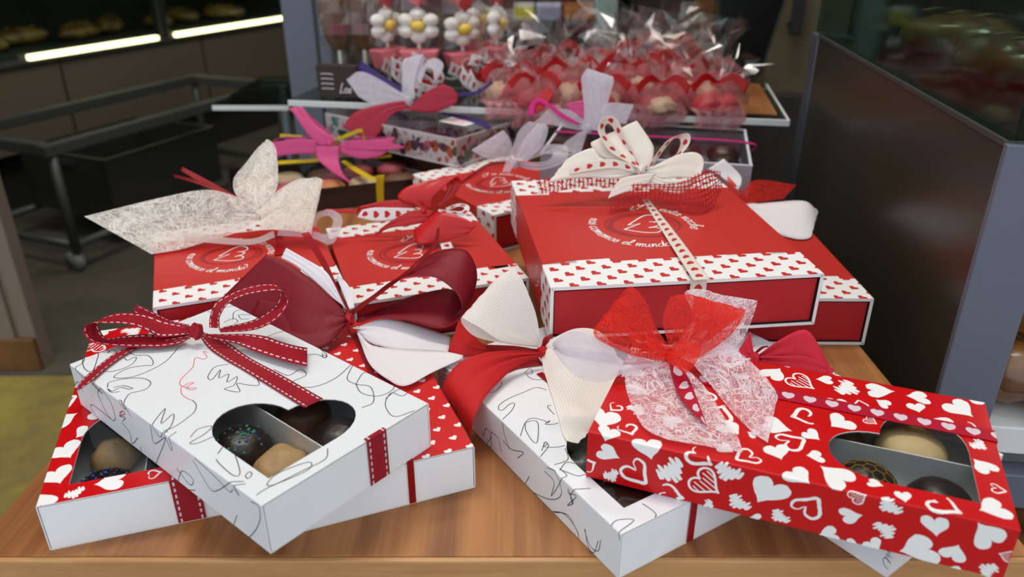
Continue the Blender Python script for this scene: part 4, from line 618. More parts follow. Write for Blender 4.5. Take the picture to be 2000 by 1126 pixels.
BW, BL, BH = 0.0934, 0.171, 0.0256
def heart_hole():
    x0, y0, s, k = -0.0352, -0.0735, 0.0358, 0.0215; P = [(x0, y0), (x0 + s, y0)]
    for i in range(1, 14): a = -pi / 2 + pi * i / 14; P.append((x0 + s + k * cos(a), y0 + s / 2 + s / 2 * sin(a)))
    P.append((x0 + s, y0 + s))
    for i in range(1, 14): a = pi * i / 14; P.append((x0 + s / 2 + s / 2 * cos(a), y0 + s + k * sin(a)))
    P.append((x0, y0 + s)); return P
def sleeve(W, L, h, hole, mat, parent, r=0.0007, thick=0.00045):
    bm = bmesh.new(); f = W / 2 - r; rect = [(-f, -L / 2), (f, -L / 2), (f, L / 2), (-f, L / 2)]
    if hole:
        pts = [Vector(p) for p in rect + hole]; n = len(hole); ed = [(i, (i + 1) % 4) for i in range(4)] + [(4 + i, 4 + (i + 1) % n) for i in range(n)]
        vv, _, ff, _, _, _ = geometry.delaunay_2d_cdt(pts, ed, [], 0, 1e-7); sh = Sheet(W, L, h, hole=hole); bv = [bm.verts.new((p.x, p.y, h)) for p in vv]
        for t in ff:
            c = sum((vv[i] for i in t), Vector((0, 0))) / len(t)
            if not sh.inside(c): bm.faces.new([bv[i] for i in t])
    else: bm.faces.new([bm.verts.new((p[0], p[1], h)) for p in rect])
    prof = [(f, h)] + [(f + r * sin(a), h - r + r * cos(a)) for a in (pi / 6, pi / 3, pi / 2)] + [(W / 2, r)] + [(f + r * cos(a), r - r * sin(a)) for a in (pi / 6, pi / 3, pi / 2)]
    prof = prof + [(-x, z) for x, z in reversed(prof)]
    A = [bm.verts.new((x, -L / 2, z)) for x, z in prof]; B = [bm.verts.new((x, L / 2, z)) for x, z in prof]
    for i in range(len(prof) - 1): bm.faces.new((A[i], A[i + 1], B[i + 1], B[i]))
    bmesh.ops.remove_doubles(bm, verts=bm.verts[:], dist=1e-6); bmesh.ops.recalc_face_normals(bm, faces=bm.faces[:])
    top = max((q for q in bm.faces), key=lambda q: q.calc_center_median().z)
    if top.normal.z < 0: bmesh.ops.reverse_faces(bm, faces=bm.faces[:])
    o = from_bm('sleeve', bm, mat, parent)
    sd = o.modifiers.new('card', 'SOLIDIFY'); sd.thickness = thick; sd.offset = -1; o.data.materials.append(MAT['print_white']); sd.material_offset = 1; sd.material_offset_rim = 1
    return o
def tray(W, L, h, parent, mat='tray_white', divider=True):
    w, l, k = W / 2 - 0.0009, L / 2 - 0.0001, 0.0006; bm = bmesh.new()
    bx(bm, (-w, -l, 0.0006), (w, l, 0.0012))
    for s in (-1, 1):
        bx(bm, (-w, s * l - (k if s > 0 else 0), 0.0012), (w, s * l + (0 if s > 0 else k), h - 0.0010))
        bx(bm, (s * w - (k if s > 0 else 0), -l + k, 0.0012), (s * w + (0 if s > 0 else k), l - k, h - 0.0022))
    t = from_bm('tray', bm, mat, parent)
    if divider: box('divider', (-0.0043, -l + k, 0.0012), (-0.0037, l - k, 0.0212), mat, t, 0)
    return t
def wrap_band(parent, x0, x1, mat, L, h, y_top, name='ribbon_band', skew=0.0):
    """flat ribbon lying along the lid from y_top to the near end and down that end"""
    e = 0.0005; l = L / 2 + e; path = [(y_top, h + e), (-l, h + e), (-l, 0.0008)]; V, U, Fc = [], [], []; u = 0
    fine = []
    for (a, b) in zip(path, path[1:]):
        for k in range(12): fine.append((a[0] + (b[0] - a[0]) * k / 12, a[1] + (b[1] - a[1]) * k / 12))
    fine.append(path[-1])
    for i, (y, z) in enumerate(fine):
        if i: u += math.hypot(y - fine[i - 1][0], z - fine[i - 1][1])
        off = skew * max(0, y + l) / 0.1
        for j, x in enumerate((x0, x1)): V.append((x + off, y, z)); U.append((u * 100, j))
    for i in range(len(fine) - 1): a = 2 * i; Fc.append((a, a + 2, a + 3, a + 1))
    o = obj(name, V, Fc, mat, parent, False, uvs=U); sd = o.modifiers.new('thickness', 'SOLIDIFY'); sd.thickness = 0.0003; sd.offset = 0
    return o
def film(parent, W, L, z, name='window_film'):
    return obj(name, [(-W / 2 + 0.001, -L / 2 + 0.002, z), (W / 2 - 0.001, -L / 2 + 0.002, z), (W / 2 - 0.001, 0.004, z), (-W / 2 + 0.001, 0.004, z)], [(0, 1, 2, 3)], 'film', parent)
ROOTS = {}
def window_box(key, loc, rz, label, style, seed, L=BL, window=True):
    r = ROOTS[key] = tag(empty('gift_box', loc, rz), label, 'gift box', 'paper sleeve chocolate boxes')
    hole = heart_hole() if window else None
    sleeve(BW, L, BH, hole, {'doodle': 'paper_white', 'hearts': 'paper_red', 'dots': 'paper_red_dots'}[style], r); tray(BW, L, BH, r, divider=window)
    if window: film(r, BW, L, BH - 0.0006)
    sh = Sheet(BW, L, BH, hole=hole); rnd = random.Random(seed)
    if style == 'doodle':
        if key in DOODLE:
            for P in DOODLE[key]: sh.stroke([(a / 1000, b / 1000) for a, b in P], 0.00042, sub=6)
        else: doodles(sh, seed)
        sh.fold('doodle_print', 'print_black', r)['kind'] = 'stuff'
    elif style == 'hearts':
        done = []; lim = BW / 2 + BH
        if key == 'E':
            for x, y, ro, sc, sty in TRACED_HEARTS:
                if all(math.hypot(x - d[0], y - d[1]) > (sc + d[2]) * 0.5 for d in done): brush_heart(sh, (x, y), ro, sc * 0.88, sty, rnd); done.append((x, y, sc))
        for big in (0.0078, 0.0066, 0.0054, 0.0042):
            for _ in range(900):
                c = (rnd.uniform(-lim, lim), rnd.uniform(-L / 2, L / 2)); sc = big * rnd.uniform(0.88, 1.12)
                if any(math.hypot(c[0] - d[0], c[1] - d[1]) < (sc + d[2]) * 1.08 for d in done): continue
                if hole and sh.inside(Vector(c)): continue
                done.append((c[0], c[1], sc)); brush_heart(sh, c, rnd.uniform(-pi, pi), sc, rnd.choice((0, 0, 0, 0, 1, 2, 3, 4)) if big > 0.005 else rnd.choice((0, 0, 1, 4)), rnd)
        sh.fold('heart_print', 'print_white', r)['kind'] = 'stuff'
    else:
        k = 0
        for t in range(-8, 9):
            for s_ in range(-7, 8):
                c = ((s_ + (0.5 if t % 2 else 0)) * 0.0112, t * 0.0096); sh.poly(xf(heart_pts(20), c, 0.25, 0.0023))
        sh.fold('heart_print', 'print_white', r)['kind'] = 'stuff'
    return r
HA = window_box('A', (-0.1948, 0.3636, 0), 18.53, 'red chocolate box with brushed white hearts, at the front left corner of the shelf', 'hearts', 11)
HB = window_box('B', (-0.0906, 0.3664, 0), 21.6, 'red box dotted with small white hearts, burgundy bow, under the white doodle box', 'dots', 12, L=0.155, window=False)
HC = window_box('C', (-0.1359, 0.3293, 0.0258), 50.73, 'white line-doodle box tied with a stitched red ribbon bow, lying on two red boxes', 'doodle', 13)
HD = window_box('D', (0.0405, 0.348, 0), 32.03, 'white line-doodle box with cream mesh bow, half covered by the red hearts box', 'doodle', 14)
HE = window_box('E', (0.1312, 0.3001, 0.0258), 68.44, 'glossy red box with white hearts and heart window, lying on two white boxes', 'hearts', 15)
HF = window_box('F', (0.1526, 0.3478, 0), 35.6, 'white line-doodle box with crimson mesh bow, almost hidden under the red hearts box', 'doodle', 16)
add_bow('B', HB); add_bow('C', HC); add_bow('D', HD); add_bow('E', HE); add_bow('F', HF)
wrap_band(HA, 0.0085, 0.021, 'grosgrain', BL, BH, BL / 2)
wrap_band(HB, 0.0122, 0.0155, 'cord_red', 0.155, BH, 0.06)
wrap_band(HC, 0.0074, 0.0188, 'grosgrain', BL, BH, -0.084)
wrap_band(HD, -0.0062, -0.0022, 'cord_red', BL, BH, 0.04)
wrap_band(HE, 0.0122, 0.0212, 'heart_red', BL, BH, 0.068)
# faces drawn in red on the doodle box with the stitched bow
_s = Sheet(BW, BL, BH, hole=heart_hole())
for _p in DOODLE['Cred']: _s.stroke([(a / 1000, b / 1000) for a, b in _p], 0.0004, sub=6)
_s.fold('face_print', 'print_pink', HC, 0.0001)['kind'] = 'stuff'

# ------------------------------------------------------------------ chocolates behind the windows
def specks(parent, loc, r, mat, n, seed, sz=0.0006, name='sprinkles'):
    rnd = random.Random(seed); bm = bmesh.new()
    for _ in range(n):
        a, b = rnd.uniform(0, 2 * pi), rnd.uniform(0, 1.0); d = Vector((sin(b) * cos(a), sin(b) * sin(a), cos(b) * 0.78))
        bmesh.ops.create_icosphere(bm, subdivisions=1, radius=sz * rnd.uniform(0.7, 1.5), matrix=Matrix.Translation(Vector((loc[0], loc[1], loc[2] + r * 0.75 * 0.62)) + d * r * 1.0))
    o = from_bm(name, bm, mat, parent); o['kind'] = 'stuff'; return o
def choc(boxroot, x, y, mat, label, r=0.0118, flat=0.72, lump=0.06, seed=1, sprinkle=None, honeycomb=False):
    M = Matrix.Translation(boxroot.location) @ Matrix.Rotation(boxroot.rotation_euler.z, 4, 'Z'); p = M @ Vector((x / 1000, y / 1000, 0.0013))
    t = tag(empty('chocolate', p, random.Random(seed).uniform(0, 360)), label, 'chocolate', 'chocolates in the window boxes')
    b = blob('shell', mat, t, (0, 0, 0), r, seed, lump, flat, 24)
    if sprinkle: specks(b, (0, 0, 0), r, sprinkle, 34, seed)
    if honeycomb:
        bm = bmesh.new()
        for i in range(-3, 4):
            for j in range(-3, 4):
                c = Vector((i * 0.0048 + (0.0024 if j % 2 else 0), j * 0.0042, 0))
                for k in range(6):
                    a, d = radians(60 * k + 30), radians(60 * k + 90); q0 = c + Vector((cos(a), sin(a), 0)) * 0.0028; q1 = c + Vector((cos(d), sin(d), 0)) * 0.0028
                    if max(q0.length, q1.length) > r * 0.86: continue
                    f = lambda q: Vector((q.x, q.y, r * flat * (0.62 + sqrt(max(0, 1 - (q.length / r) ** 2))) + 0.0001))
                    tube(bm, f(q0), f(q1), 0.00018, 4)
        from_bm('gold_honeycomb_lines', bm, 'gold_line', b)
    return t
choc(HC, -16, -52, 'nut_tan', 'tan nutty chocolate behind the window of the stitched-ribbon box', 0.0128, 0.78, 0.16, 2)
choc(HC, -20, -27, 'choc_dark', 'dark chocolate with green and blue sprinkles behind the stitched-ribbon box window', 0.0142, 0.78, 0.05, 3, 'sprinkle_green')
choc(HC, 14, -56, 'choc_dark', 'plain dark chocolate past the white divider, partly under the stitched ribbon', 0.014, 0.75, 0.05, 4)
choc(HC, 16, -26, 'choc_milk', 'brown chocolate deep inside the box with the stitched ribbon', 0.014, 0.75, 0.05, 5)
choc(HE, 14, -54, 'vanilla', 'pale vanilla cookie ball behind the window of the glossy red box', 0.0165, 0.74, 0.03, 6)
choc(HE, -20, -34, 'choc_dark', 'dark chocolate with golden honeycomb lines in the glossy red box', 0.0142, 0.84, 0.02, 7, None, True)
choc(HE, -21, -63, 'choc_dark', 'dark domed chocolate with pale green specks in the glossy red box', 0.0142, 0.84, 0.02, 8, 'sprinkle_green')
choc(HE, 13, -20, 'choc_milk', 'brown chocolate at the far lobe of the glossy red box window', 0.0145, 0.78, 0.04, 9)
choc(HA, -24, -31, 'nut_tan', 'tan nutty chocolate behind the window of the front left red box', 0.012, 0.78, 0.16, 10)
choc(HA, -24, -60, 'choc_dark', 'dark chocolate with blue specks at the near corner of the front left window', 0.014, 0.72, 0.05, 11, 'sprinkle_blue')
choc(HA, 14, -56, 'choc_milk', 'brown chocolate beyond the divider in the front left red box', 0.014, 0.7, 0.05, 12)
choc(HD, -22, -24, 'choc_dark', 'dark chocolate at the rounded window end of the white mesh-bow box', 0.014, 0.8, 0.04, 13)
choc(HD, -20, -56, 'choc_milk', 'brown nut chocolate at the window tip of the white mesh-bow box', 0.014, 0.75, 0.1, 14)
specks(bpy.data.objects['chocolate.001'].children[0], (0, 0, 0), 0.0142, 'sprinkle_blue', 14, 77)

# ------------------------------------------------------------------ red drawer boxes
LOGO = [([(-.65, .2), (-.1, .6), (.5, 1.0), (.9, 1.0), (1.1, .6), (.95, .25), (.6, .2), (.45, .3)], 5), ([(-.65, .2), (-.05, .2), (-1.03, -.2)], 1), ([(-1.03, -.2), (-.4, -.75), (.2, -.95), (.5, -.7), (.4, -.4), (.1, -.35), (.5, -.3), (.75, -.05), (.6, .2)], 5)]
def drawer_box(key, loc, rz, W, L, h, label, seed, rx=0):
    r = ROOTS[key] = tag(empty('drawer_gift_box', loc, rz, rx), label, 'gift box', 'red drawer gift boxes'); t = 0.0021; rnd = random.Random(seed)
    o = sleeve(W, L, h, None, 'box_red', r, 0.0006, t); o.data.materials.append(MAT['dark_gap']); o.modifiers['card'].material_offset = 2
    d = box('drawer', (-W / 2 + t + 0.0006, -L / 2 + 0.0018, t + 0.0003), (W / 2 - t - 0.0006, L / 2 - 0.0018, h - t - 0.0016), 'drawer_red', r, 0.0003)
    lim = W / 2 + h; big = W > 0.15; bw = 0.034 if big else 0.025
    for sg in (-1, 1):
        sh = Sheet(W, L, h, 0.0006); red = Sheet(W, L, h, 0.0006); y0, y1 = sg * L / 2, sg * (L / 2 - bw); P = [(-lim, y0), (lim, y0)]; x = lim; up = 0
        while x > -lim:
            nx = max(-lim, x - rnd.uniform(0.012, 0.03)); P += [(x, y1 + sg * up), (nx, y1 + sg * (up + 0.001))]; up = rnd.uniform(-0.003, 0.002); x = nx
        sh.polys.append([Vector(p) for p in P]); sh.fold('white_band_print', 'print_white', r, 0.00006)
        pitch, row, i = 0.0162, 0.0075, 0
        while i * row < bw:
            k = -lim + (0.5 * pitch if i % 2 else 0)
            while k < lim + 0.004:
                red.poly(xf(heart_pts(20), (k, y0 - sg * (0.0012 + i * row)), 1.4 if k < -W / 2 else (-1.4 if k > W / 2 else -0.75), 0.0035 if big else 0.0031)); k += pitch
            i += 1
        red.fold('band_heart_print', 'print_red', r, 0.00011)['kind'] = 'stuff'
    c = (-0.004, -0.008) if big else (-0.008, 0.0); k = 1.0 if big else 0.84
    swirl = Sheet(W, L, h, 0.0006)
    for q in range(4):
        a0 = rnd.uniform(0, 6); R = (0.0195 + q * 0.0014) * k
        swirl.stroke([(c[0] + R * cos(a0 + i * 0.25) * 1.12, c[1] + R * sin(a0 + i * 0.25) * 0.92) for i in range(19)], 0.0019 * k, sub=2, taper=True)
    swirl.fold('swirl_print', 'print_dark_red', r, 0.00006)['kind'] = 'stuff'
    wt = Sheet(W, L, h, 0.0006); sz = 0.0047 * k
    for P, n_ in LOGO: wt.stroke(xf(P, (c[0], c[1]), 0.2, 0.0155 * k), 0.0011 * k, sub=n_)
    arc_text(wt, 'nos comemos el mundo?', c, 0.0375 * k, radians(152), sz, 0.00075 * k, True); arc_text(wt, '¿Y si esta noche', c, 0.0320 * k, radians(92), sz, 0.00075 * k, False)
    for P, n_ in LOGO: wt.stroke(xf(P, (-W / 2 - h * 0.5, -L / 2 + bw + 0.016), 1.5, 0.0085), 0.0005, sub=n_)
    wt.fold('lettering', 'print_white', r, 0.00012)['kind'] = 'stuff'
    return r
SW, SL, SH_ = 0.123, 0.145, 0.035; LW, LL = 0.167, 0.192
H1 = drawer_box('H1', (-0.2032, 0.5356, 0), 22.18, SW, SL, SH_, 'red drawer box with cream fibre bow and long cream tail, leftmost drawer box', 21)
H2 = drawer_box('H2', (-0.07, 0.54, 0), 19.18, SW, SL, SH_, 'red drawer box with a plain red satin bow, beside the cream-tail box', 22)
H3 = drawer_box('H3', (-0.0065, 0.7147, 0), 35, SW, SL, SH_, 'red drawer box with a lilac organza bow, behind the large cream-bow box', 23)
H5 = drawer_box('H5', (0.158, 0.5556, 0), -0.75, LW, LL, SH_, 'large red drawer box on the wood, under the box with the cream heart-ribbon bow', 25)
H4 = drawer_box('H4', (0.0936, 0.5087, 0.0366), 6.87, LW, LL, SH_, 'large red drawer box with cream heart-ribbon bow and red net, on top of its stack', 24, 1.3)
for _k, _o in (('H1', H1), ('H2', H2), ('H3', H3), ('H4', H4), ('H5', H5)): add_bow(_k, _o)
strip('ribbon_band', 'heart_cream', 0, [(0.3, -96.4, 35.3), (0.2, -96.6, 29), (0.2, -96.6, 24)], [(10.2, -96.4, 35.3), (10.2, -96.6, 29), (10.2, -96.6, 24)], H4)

# ------------------------------------------------------------------ back row: macaron box, floral box, grey tray
def open_box(name, W, D, h, t, mat, parent, rim=None):
    bm = bmesh.new(); bx(bm, (-W / 2, -D / 2, 0), (W / 2, D / 2, t))
    for s in (-1, 1):
        bx(bm, (-W / 2, s * D / 2 - (t if s > 0 else 0), t), (W / 2, s * D / 2 + (0 if s > 0 else t), h)); bx(bm, (s * W / 2 - (t if s > 0 else 0), -D / 2 + t, t), (s * W / 2 + (0 if s > 0 else t), D / 2 - t, h))
    o = from_bm(name, bm, mat, parent)
    if rim:
        bm = bmesh.new(); k = t * 1.6
        for s in (-1, 1):
            bx(bm, (-W / 2 - 0.0004, s * D / 2 - (k if s > 0 else 0), h), (W / 2 + 0.0004, s * D / 2 + (0 if s > 0 else k), h + 0.001)); bx(bm, (s * W / 2 - (k if s > 0 else 0), -D / 2 + k, h), (s * W / 2 + (0 if s > 0 else k), D / 2 - k, h + 0.001))
        from_bm('rim', bm, rim, parent)
    return o
def lid(W, D, z0, z1, parent, name='clear_lid'):
    x, y = W / 2 + 0.0005, D / 2 + 0.0005; V = [(sx * x, sy * y, z) for z in (z0, z1) for sx, sy in ((-1, -1), (1, -1), (1, 1), (-1, 1))]
    return obj(name, V, [(4, 5, 6, 7), (0, 1, 5, 4), (1, 2, 6, 5), (2, 3, 7, 6), (3, 0, 4, 7)], 'film', parent)
J = ROOTS['J'] = tag(empty('macaron_box', (-0.197, 0.782, 0), 20), 'dark brown macaron box with clear lid, pink bow and yellow raffia', 'gift box')
JW, JD = 0.19, 0.105; open_box('tray', JW, JD, 0.023, 0.0012, 'brown_card', J); lid(JW, JD, 0.016, 0.030, J); add_bow('J', J)
strip('ribbon_band', 'raffia_yellow', 0, [(45, -53.4, 30.8), (44, -53.8, 20), (43.5, -53.8, 2)], [(54, -53.4, 30.8), (52, -53.8, 20), (51, -53.8, 2)], J)
def macaron(root, x, y, mat, label, k):
    M = Matrix.Translation(root.location) @ Matrix.Rotation(root.rotation_euler.z, 4, 'Z'); p = M @ Vector((x, y, 0.0015))
    t = tag(empty('macaron', p, k * 40), label, 'macaron', 'macarons in the brown box')
    for nm, z0, r, hh, mt in (('shell', 0, 0.0165, 0.0085, mat), ('filling', 0.0085, 0.0152, 0.0038, 'mac_cream'), ('shell', 0.0123, 0.0165, 0.0085, mat)):
        V, Fc = [], []; n = 22; rings = [(0.0, 0.55), (0.35, 0.95), (0.7, 1.0), (0.9, 0.96), (1.0, 0.8)] if nm == 'filling' else ([(0, 0.62), (0.25, 0.9), (0.6, 1.0), (0.9, 1.02), (1.0, 0.97)] if z0 == 0 else [(0, 0.97), (0.1, 1.02), (0.45, 1.0), (0.8, 0.84), (1.0, 0.5)])
        for fz, fr in rings:
            for j in range(n): a = 2 * pi * j / n; V.append((r * fr * cos(a), r * fr * sin(a), z0 + hh * fz))
        for i in range(4):
            for j in range(n): a = i * n + j; b = i * n + (j + 1) % n; Fc.append((a, b, b + n, a + n))
        Fc += [tuple(range(n - 1, -1, -1)), tuple(4 * n + j for j in range(n))]; obj(nm, V, Fc, mt, t, True)
_mc = [('mac_red', 'dark red'), ('mac_pink', 'pink'), ('mac_orange', 'orange'), ('mac_cream', 'cream'), ('mac_brown', 'coffee brown')]
for i in range(5):
    m1, n1 = _mc[i]; m2, n2 = _mc[(i + 2) % 5]
    macaron(J, -0.074 + i * 0.037, -0.029, m1, n1 + ' macaron in the front row of the brown box', i); macaron(J, -0.074 + i * 0.037, 0.012, m2, n2 + ' macaron in the back row of the brown box', i + 7)
I = ROOTS['I'] = tag(empty('floral_gift_box', (-0.1007, 0.8589, 0.0365), -37), 'pale floral box with clear lid, rose and white bow and purple cord', 'gift box')
IW, ID, IH = 0.196, 0.11, 0.030
open_box('tray', IW, ID, IH - 0.001, 0.0012, 'floral_ground', I); lid(IW, ID, 0.002, IH, I)
def floral(root):
    rnd = random.Random(5); V, Fc, fm = [], [], []; cols = ['fl_orange', 'fl_green', 'fl_plum', 'fl_pink', 'fl_rose', 'fl_olive']
    def leaf(face, u, z, ang, a, b, c):
        P = [(a * cos(t) , b * sin(t) * (1 - 0.35 * cos(t))) for t in [2 * pi * k / 12 for k in range(12)]]; idx = []
        for x, y in P:
            X = u + x * cos(ang) - y * sin(ang); Z = min(IH - 0.0015, max(0.0006, z + x * sin(ang) + y * cos(ang))); e = 0.0001
            if face == 0: q = (max(-IW / 2, min(IW / 2, X)), -ID / 2 - e, Z)
            elif face == 1: q = (IW / 2 + e, max(-ID / 2, min(ID / 2, X)), Z)
            else: q = (-IW / 2 - e, max(-ID / 2, min(ID / 2, X)), Z)
            idx.append(len(V)); V.append(q)
        Fc.append(tuple(idx)); fm.append(c)
    for face, half in ((0, IW / 2), (1, ID / 2), (2, ID / 2)):
        u = -half + 0.006
        while u < half:
            c = rnd.randint(0, 5); z = rnd.uniform(0.006, 0.023); leaf(face, u, z, rnd.uniform(0, 3), 0.0070, 0.0044, c)
            if c == 1:
                for k in range(3): leaf(face, u + 0.004 * k - 0.004, z + 0.004 * k - 0.004, 0.9 + k, 0.0045, 0.0016, 1)
            for k in range(3): leaf(face, u + rnd.uniform(-0.006, 0.006), rnd.uniform(0.002, 0.027), rnd.uniform(0, 3), 0.0016, 0.0007, rnd.choice((0, 3, 3)))
            leaf(face, u + 0.005, rnd.uniform(0.003, 0.026), rnd.uniform(0, 3), 0.0038, 0.0022, rnd.randint(0, 5)); leaf(face, u - 0.002, rnd.uniform(0.003, 0.026), rnd.uniform(0, 3), 0.003, 0.0015, rnd.randint(0, 5)); u += 0.0095
    obj('floral_print', V, Fc, None, root, mats=cols, fm=fm)['kind'] = 'stuff'
floral(I)
obj('sticker', [(0.035, -0.012, IH + 0.0004), (0.073, -0.012, IH + 0.0004), (0.073, 0.012, IH + 0.0004), (0.035, 0.012, IH + 0.0004)], [(0, 1, 2, 3)], 'print_white', I)
_v, _f = [], []
for i in range(3):
    _k = len(_v); _v += [(0.040, -0.006 + i * 0.006, IH + 0.0006), (0.066, -0.006 + i * 0.006, IH + 0.0006), (0.066, -0.004 + i * 0.006, IH + 0.0006), (0.040, -0.004 + i * 0.006, IH + 0.0006)]; _f.append((_k, _k + 1, _k + 2, _k + 3))
obj('sticker_lines', _v, _f, 'print_pink', I)['kind'] = 'stuff'; add_bow('I', I)
for i in range(4):
    for j in range(2):
        M = Matrix.Translation(I.location) @ Matrix.Rotation(I.rotation_euler.z, 4, 'Z'); p = M @ Vector((-0.07 + i * 0.046, -0.025 + j * 0.05, 0.0013))
        c = tag(empty('chocolate', p, 0), 'plum chocolate in the floral box, ' + ['front', 'back'][j] + ' row, ' + ['first', 'second', 'third', 'fourth'][i] + ' from the left', 'chocolate', 'chocolates in the floral box'); blob('shell', 'fl_plum', c, (0, 0, 0), 0.019, i * 2 + j, 0.05, 0.62)
K = ROOTS['K'] = tag(empty('tray_gift_box', (0.134, 0.745, 0.0365), -13), 'grey open tray of dark sweets under film with magenta ribbon and lilac bow', 'gift box')
KW, KD, KH = 0.19, 0.135, 0.030
open_box('tray', KW, KD, KH, 0.0016, 'grey_card', K, 'pale_card')
obj('window_film', [(-KW / 2, -KD / 2, KH + 0.0005), (KW / 2, -KD / 2, KH + 0.0005), (KW / 2, KD / 2, KH + 0.0005), (-KW / 2, KD / 2, KH + 0.0005)], [(0, 1, 2, 3)], 'film', K)
strip('ribbon_band', 'satin_magenta', 0, [(-95, 8, 31.8), (0, 10, 31.8), (95.6, 6, 31.8), (95.8, 6, 20), (95.8, 6, 1)], [(-95, 14, 31.8), (0, 16, 31.8), (95.6, 12, 31.8), (95.8, 12, 20), (95.8, 12, 1)], K)
add_bow('K', K)
_ord = ['first', 'second', 'third', 'fourth', 'fifth']
for i in range(5):
    for j in range(3):
        M = Matrix.Translation(K.location) @ Matrix.Rotation(K.rotation_euler.z, 4, 'Z'); p = M @ Vector((-0.074 + i * 0.037, -0.042 + j * 0.042, 0.0017))
        c = tag(empty('chocolate', p, 0), 'black round sweet in the grey tray, ' + ['front', 'middle', 'back'][j] + ' row, ' + _ord[4 - i] + ' from the right', 'chocolate', 'sweets in the grey tray'); blob('shell', 'choc_dark', c, (0, 0, 0), 0.0165, i * 3 + j, 0.1, 0.7)
# ------------------------------------------------------------------ glass platform behind the boxes
def platform():
    r = tag(empty('glass_platform', (-0.243, 0.879, FLOOR), -10.3), 'pale-edged glass platform behind the gift boxes, carrying lollipops and cellophane bags', 'glass shelf'); z = 0.078 - FLOOR
    box('glass_plate', (-0.012, 0.0025, z - 0.006), (0.533, 0.20, z), 'shelf_glass', r, 0.0005)
    box('front_edge', (-0.012, 0, z - 0.0062), (0.533, 0.0025, z + 0.0002), 'white_shelf', r, 0.0004); box('side_edge', (0.533, 0, z - 0.0062), (0.5355, 0.20, z + 0.0002), 'white_shelf', r, 0.0004)
    box('brown_reflection', (0.49, 0.02, z + 0.0002), (0.525, 0.19, z + 0.0018), 'shelf_wood', r, 0.0003)  # brownish reflection in the glass, built as a thin strip
    for x in (0.03, 0.50):
        bm = bmesh.new(); tube(bm, (x, 0.16, 0), (x, 0.16, z - 0.006), 0.008, 14); from_bm('leg', bm, 'alu_dark', r, True)
platform(); PZ = 0.078
def heart_solid(name, mat, parent, c, s, th):
    P = heart_pts(24); V = [(c[0] + p.x * s, c[1] + k * th, c[2] + p.y * s) for k in (-0.5, 0.5) for p in P]; n = len(P)
    Fc = [tuple(range(n)), tuple(range(2 * n - 1, n - 1, -1))] + [(i, (i + 1) % n + n - n, (i + 1) % n + n, i + n) for i in range(n)]
    o = obj(name, V, Fc, mat, parent); b = o.modifiers.new('round', 'BEVEL'); b.width = th * 0.25; b.segments = 2; return o
def sleeve_bag(parent, r, z0, z1, seed):
    V, Fc = [], []; n, m = 18, 9
    for i in range(m + 1):
        t = i / m
        for j in range(n):
            a = 2 * pi * j / n; k = 1 + 0.13 * noise.noise(Vector((cos(a) * 1.5, sin(a) * 1.5, t * 4 + seed))); rr = r * k * (0.35 + 0.65 * min(1, t * 3)); V.append((rr * cos(a), rr * 0.8 * sin(a), z0 + (z1 - z0) * t))
    for i in range(m):
        for j in range(n): a = i * n + j; b = i * n + (j + 1) % n; Fc.append((a, b, b + n, a + n))
    return obj('clear_bag', V, Fc, 'cello', parent)
def curl(parent, mat, c, r, w, a0, seed):
    P, Q = [], []
    for i in range(9): t = i / 8; a = a0 + t * 5.2; q = Vector((c[0] + r * (0.3 + t) * cos(a), c[1] + r * 0.5 * sin(a) - 0.004 * t, c[2] + r * sin(a * 0.8))); P.append(q * 1000); Q.append((q + Vector((0.002, -0.004, w))) * 1000)
    return strip('ribbon_curl', mat, 0.2, P, Q, parent, seed)
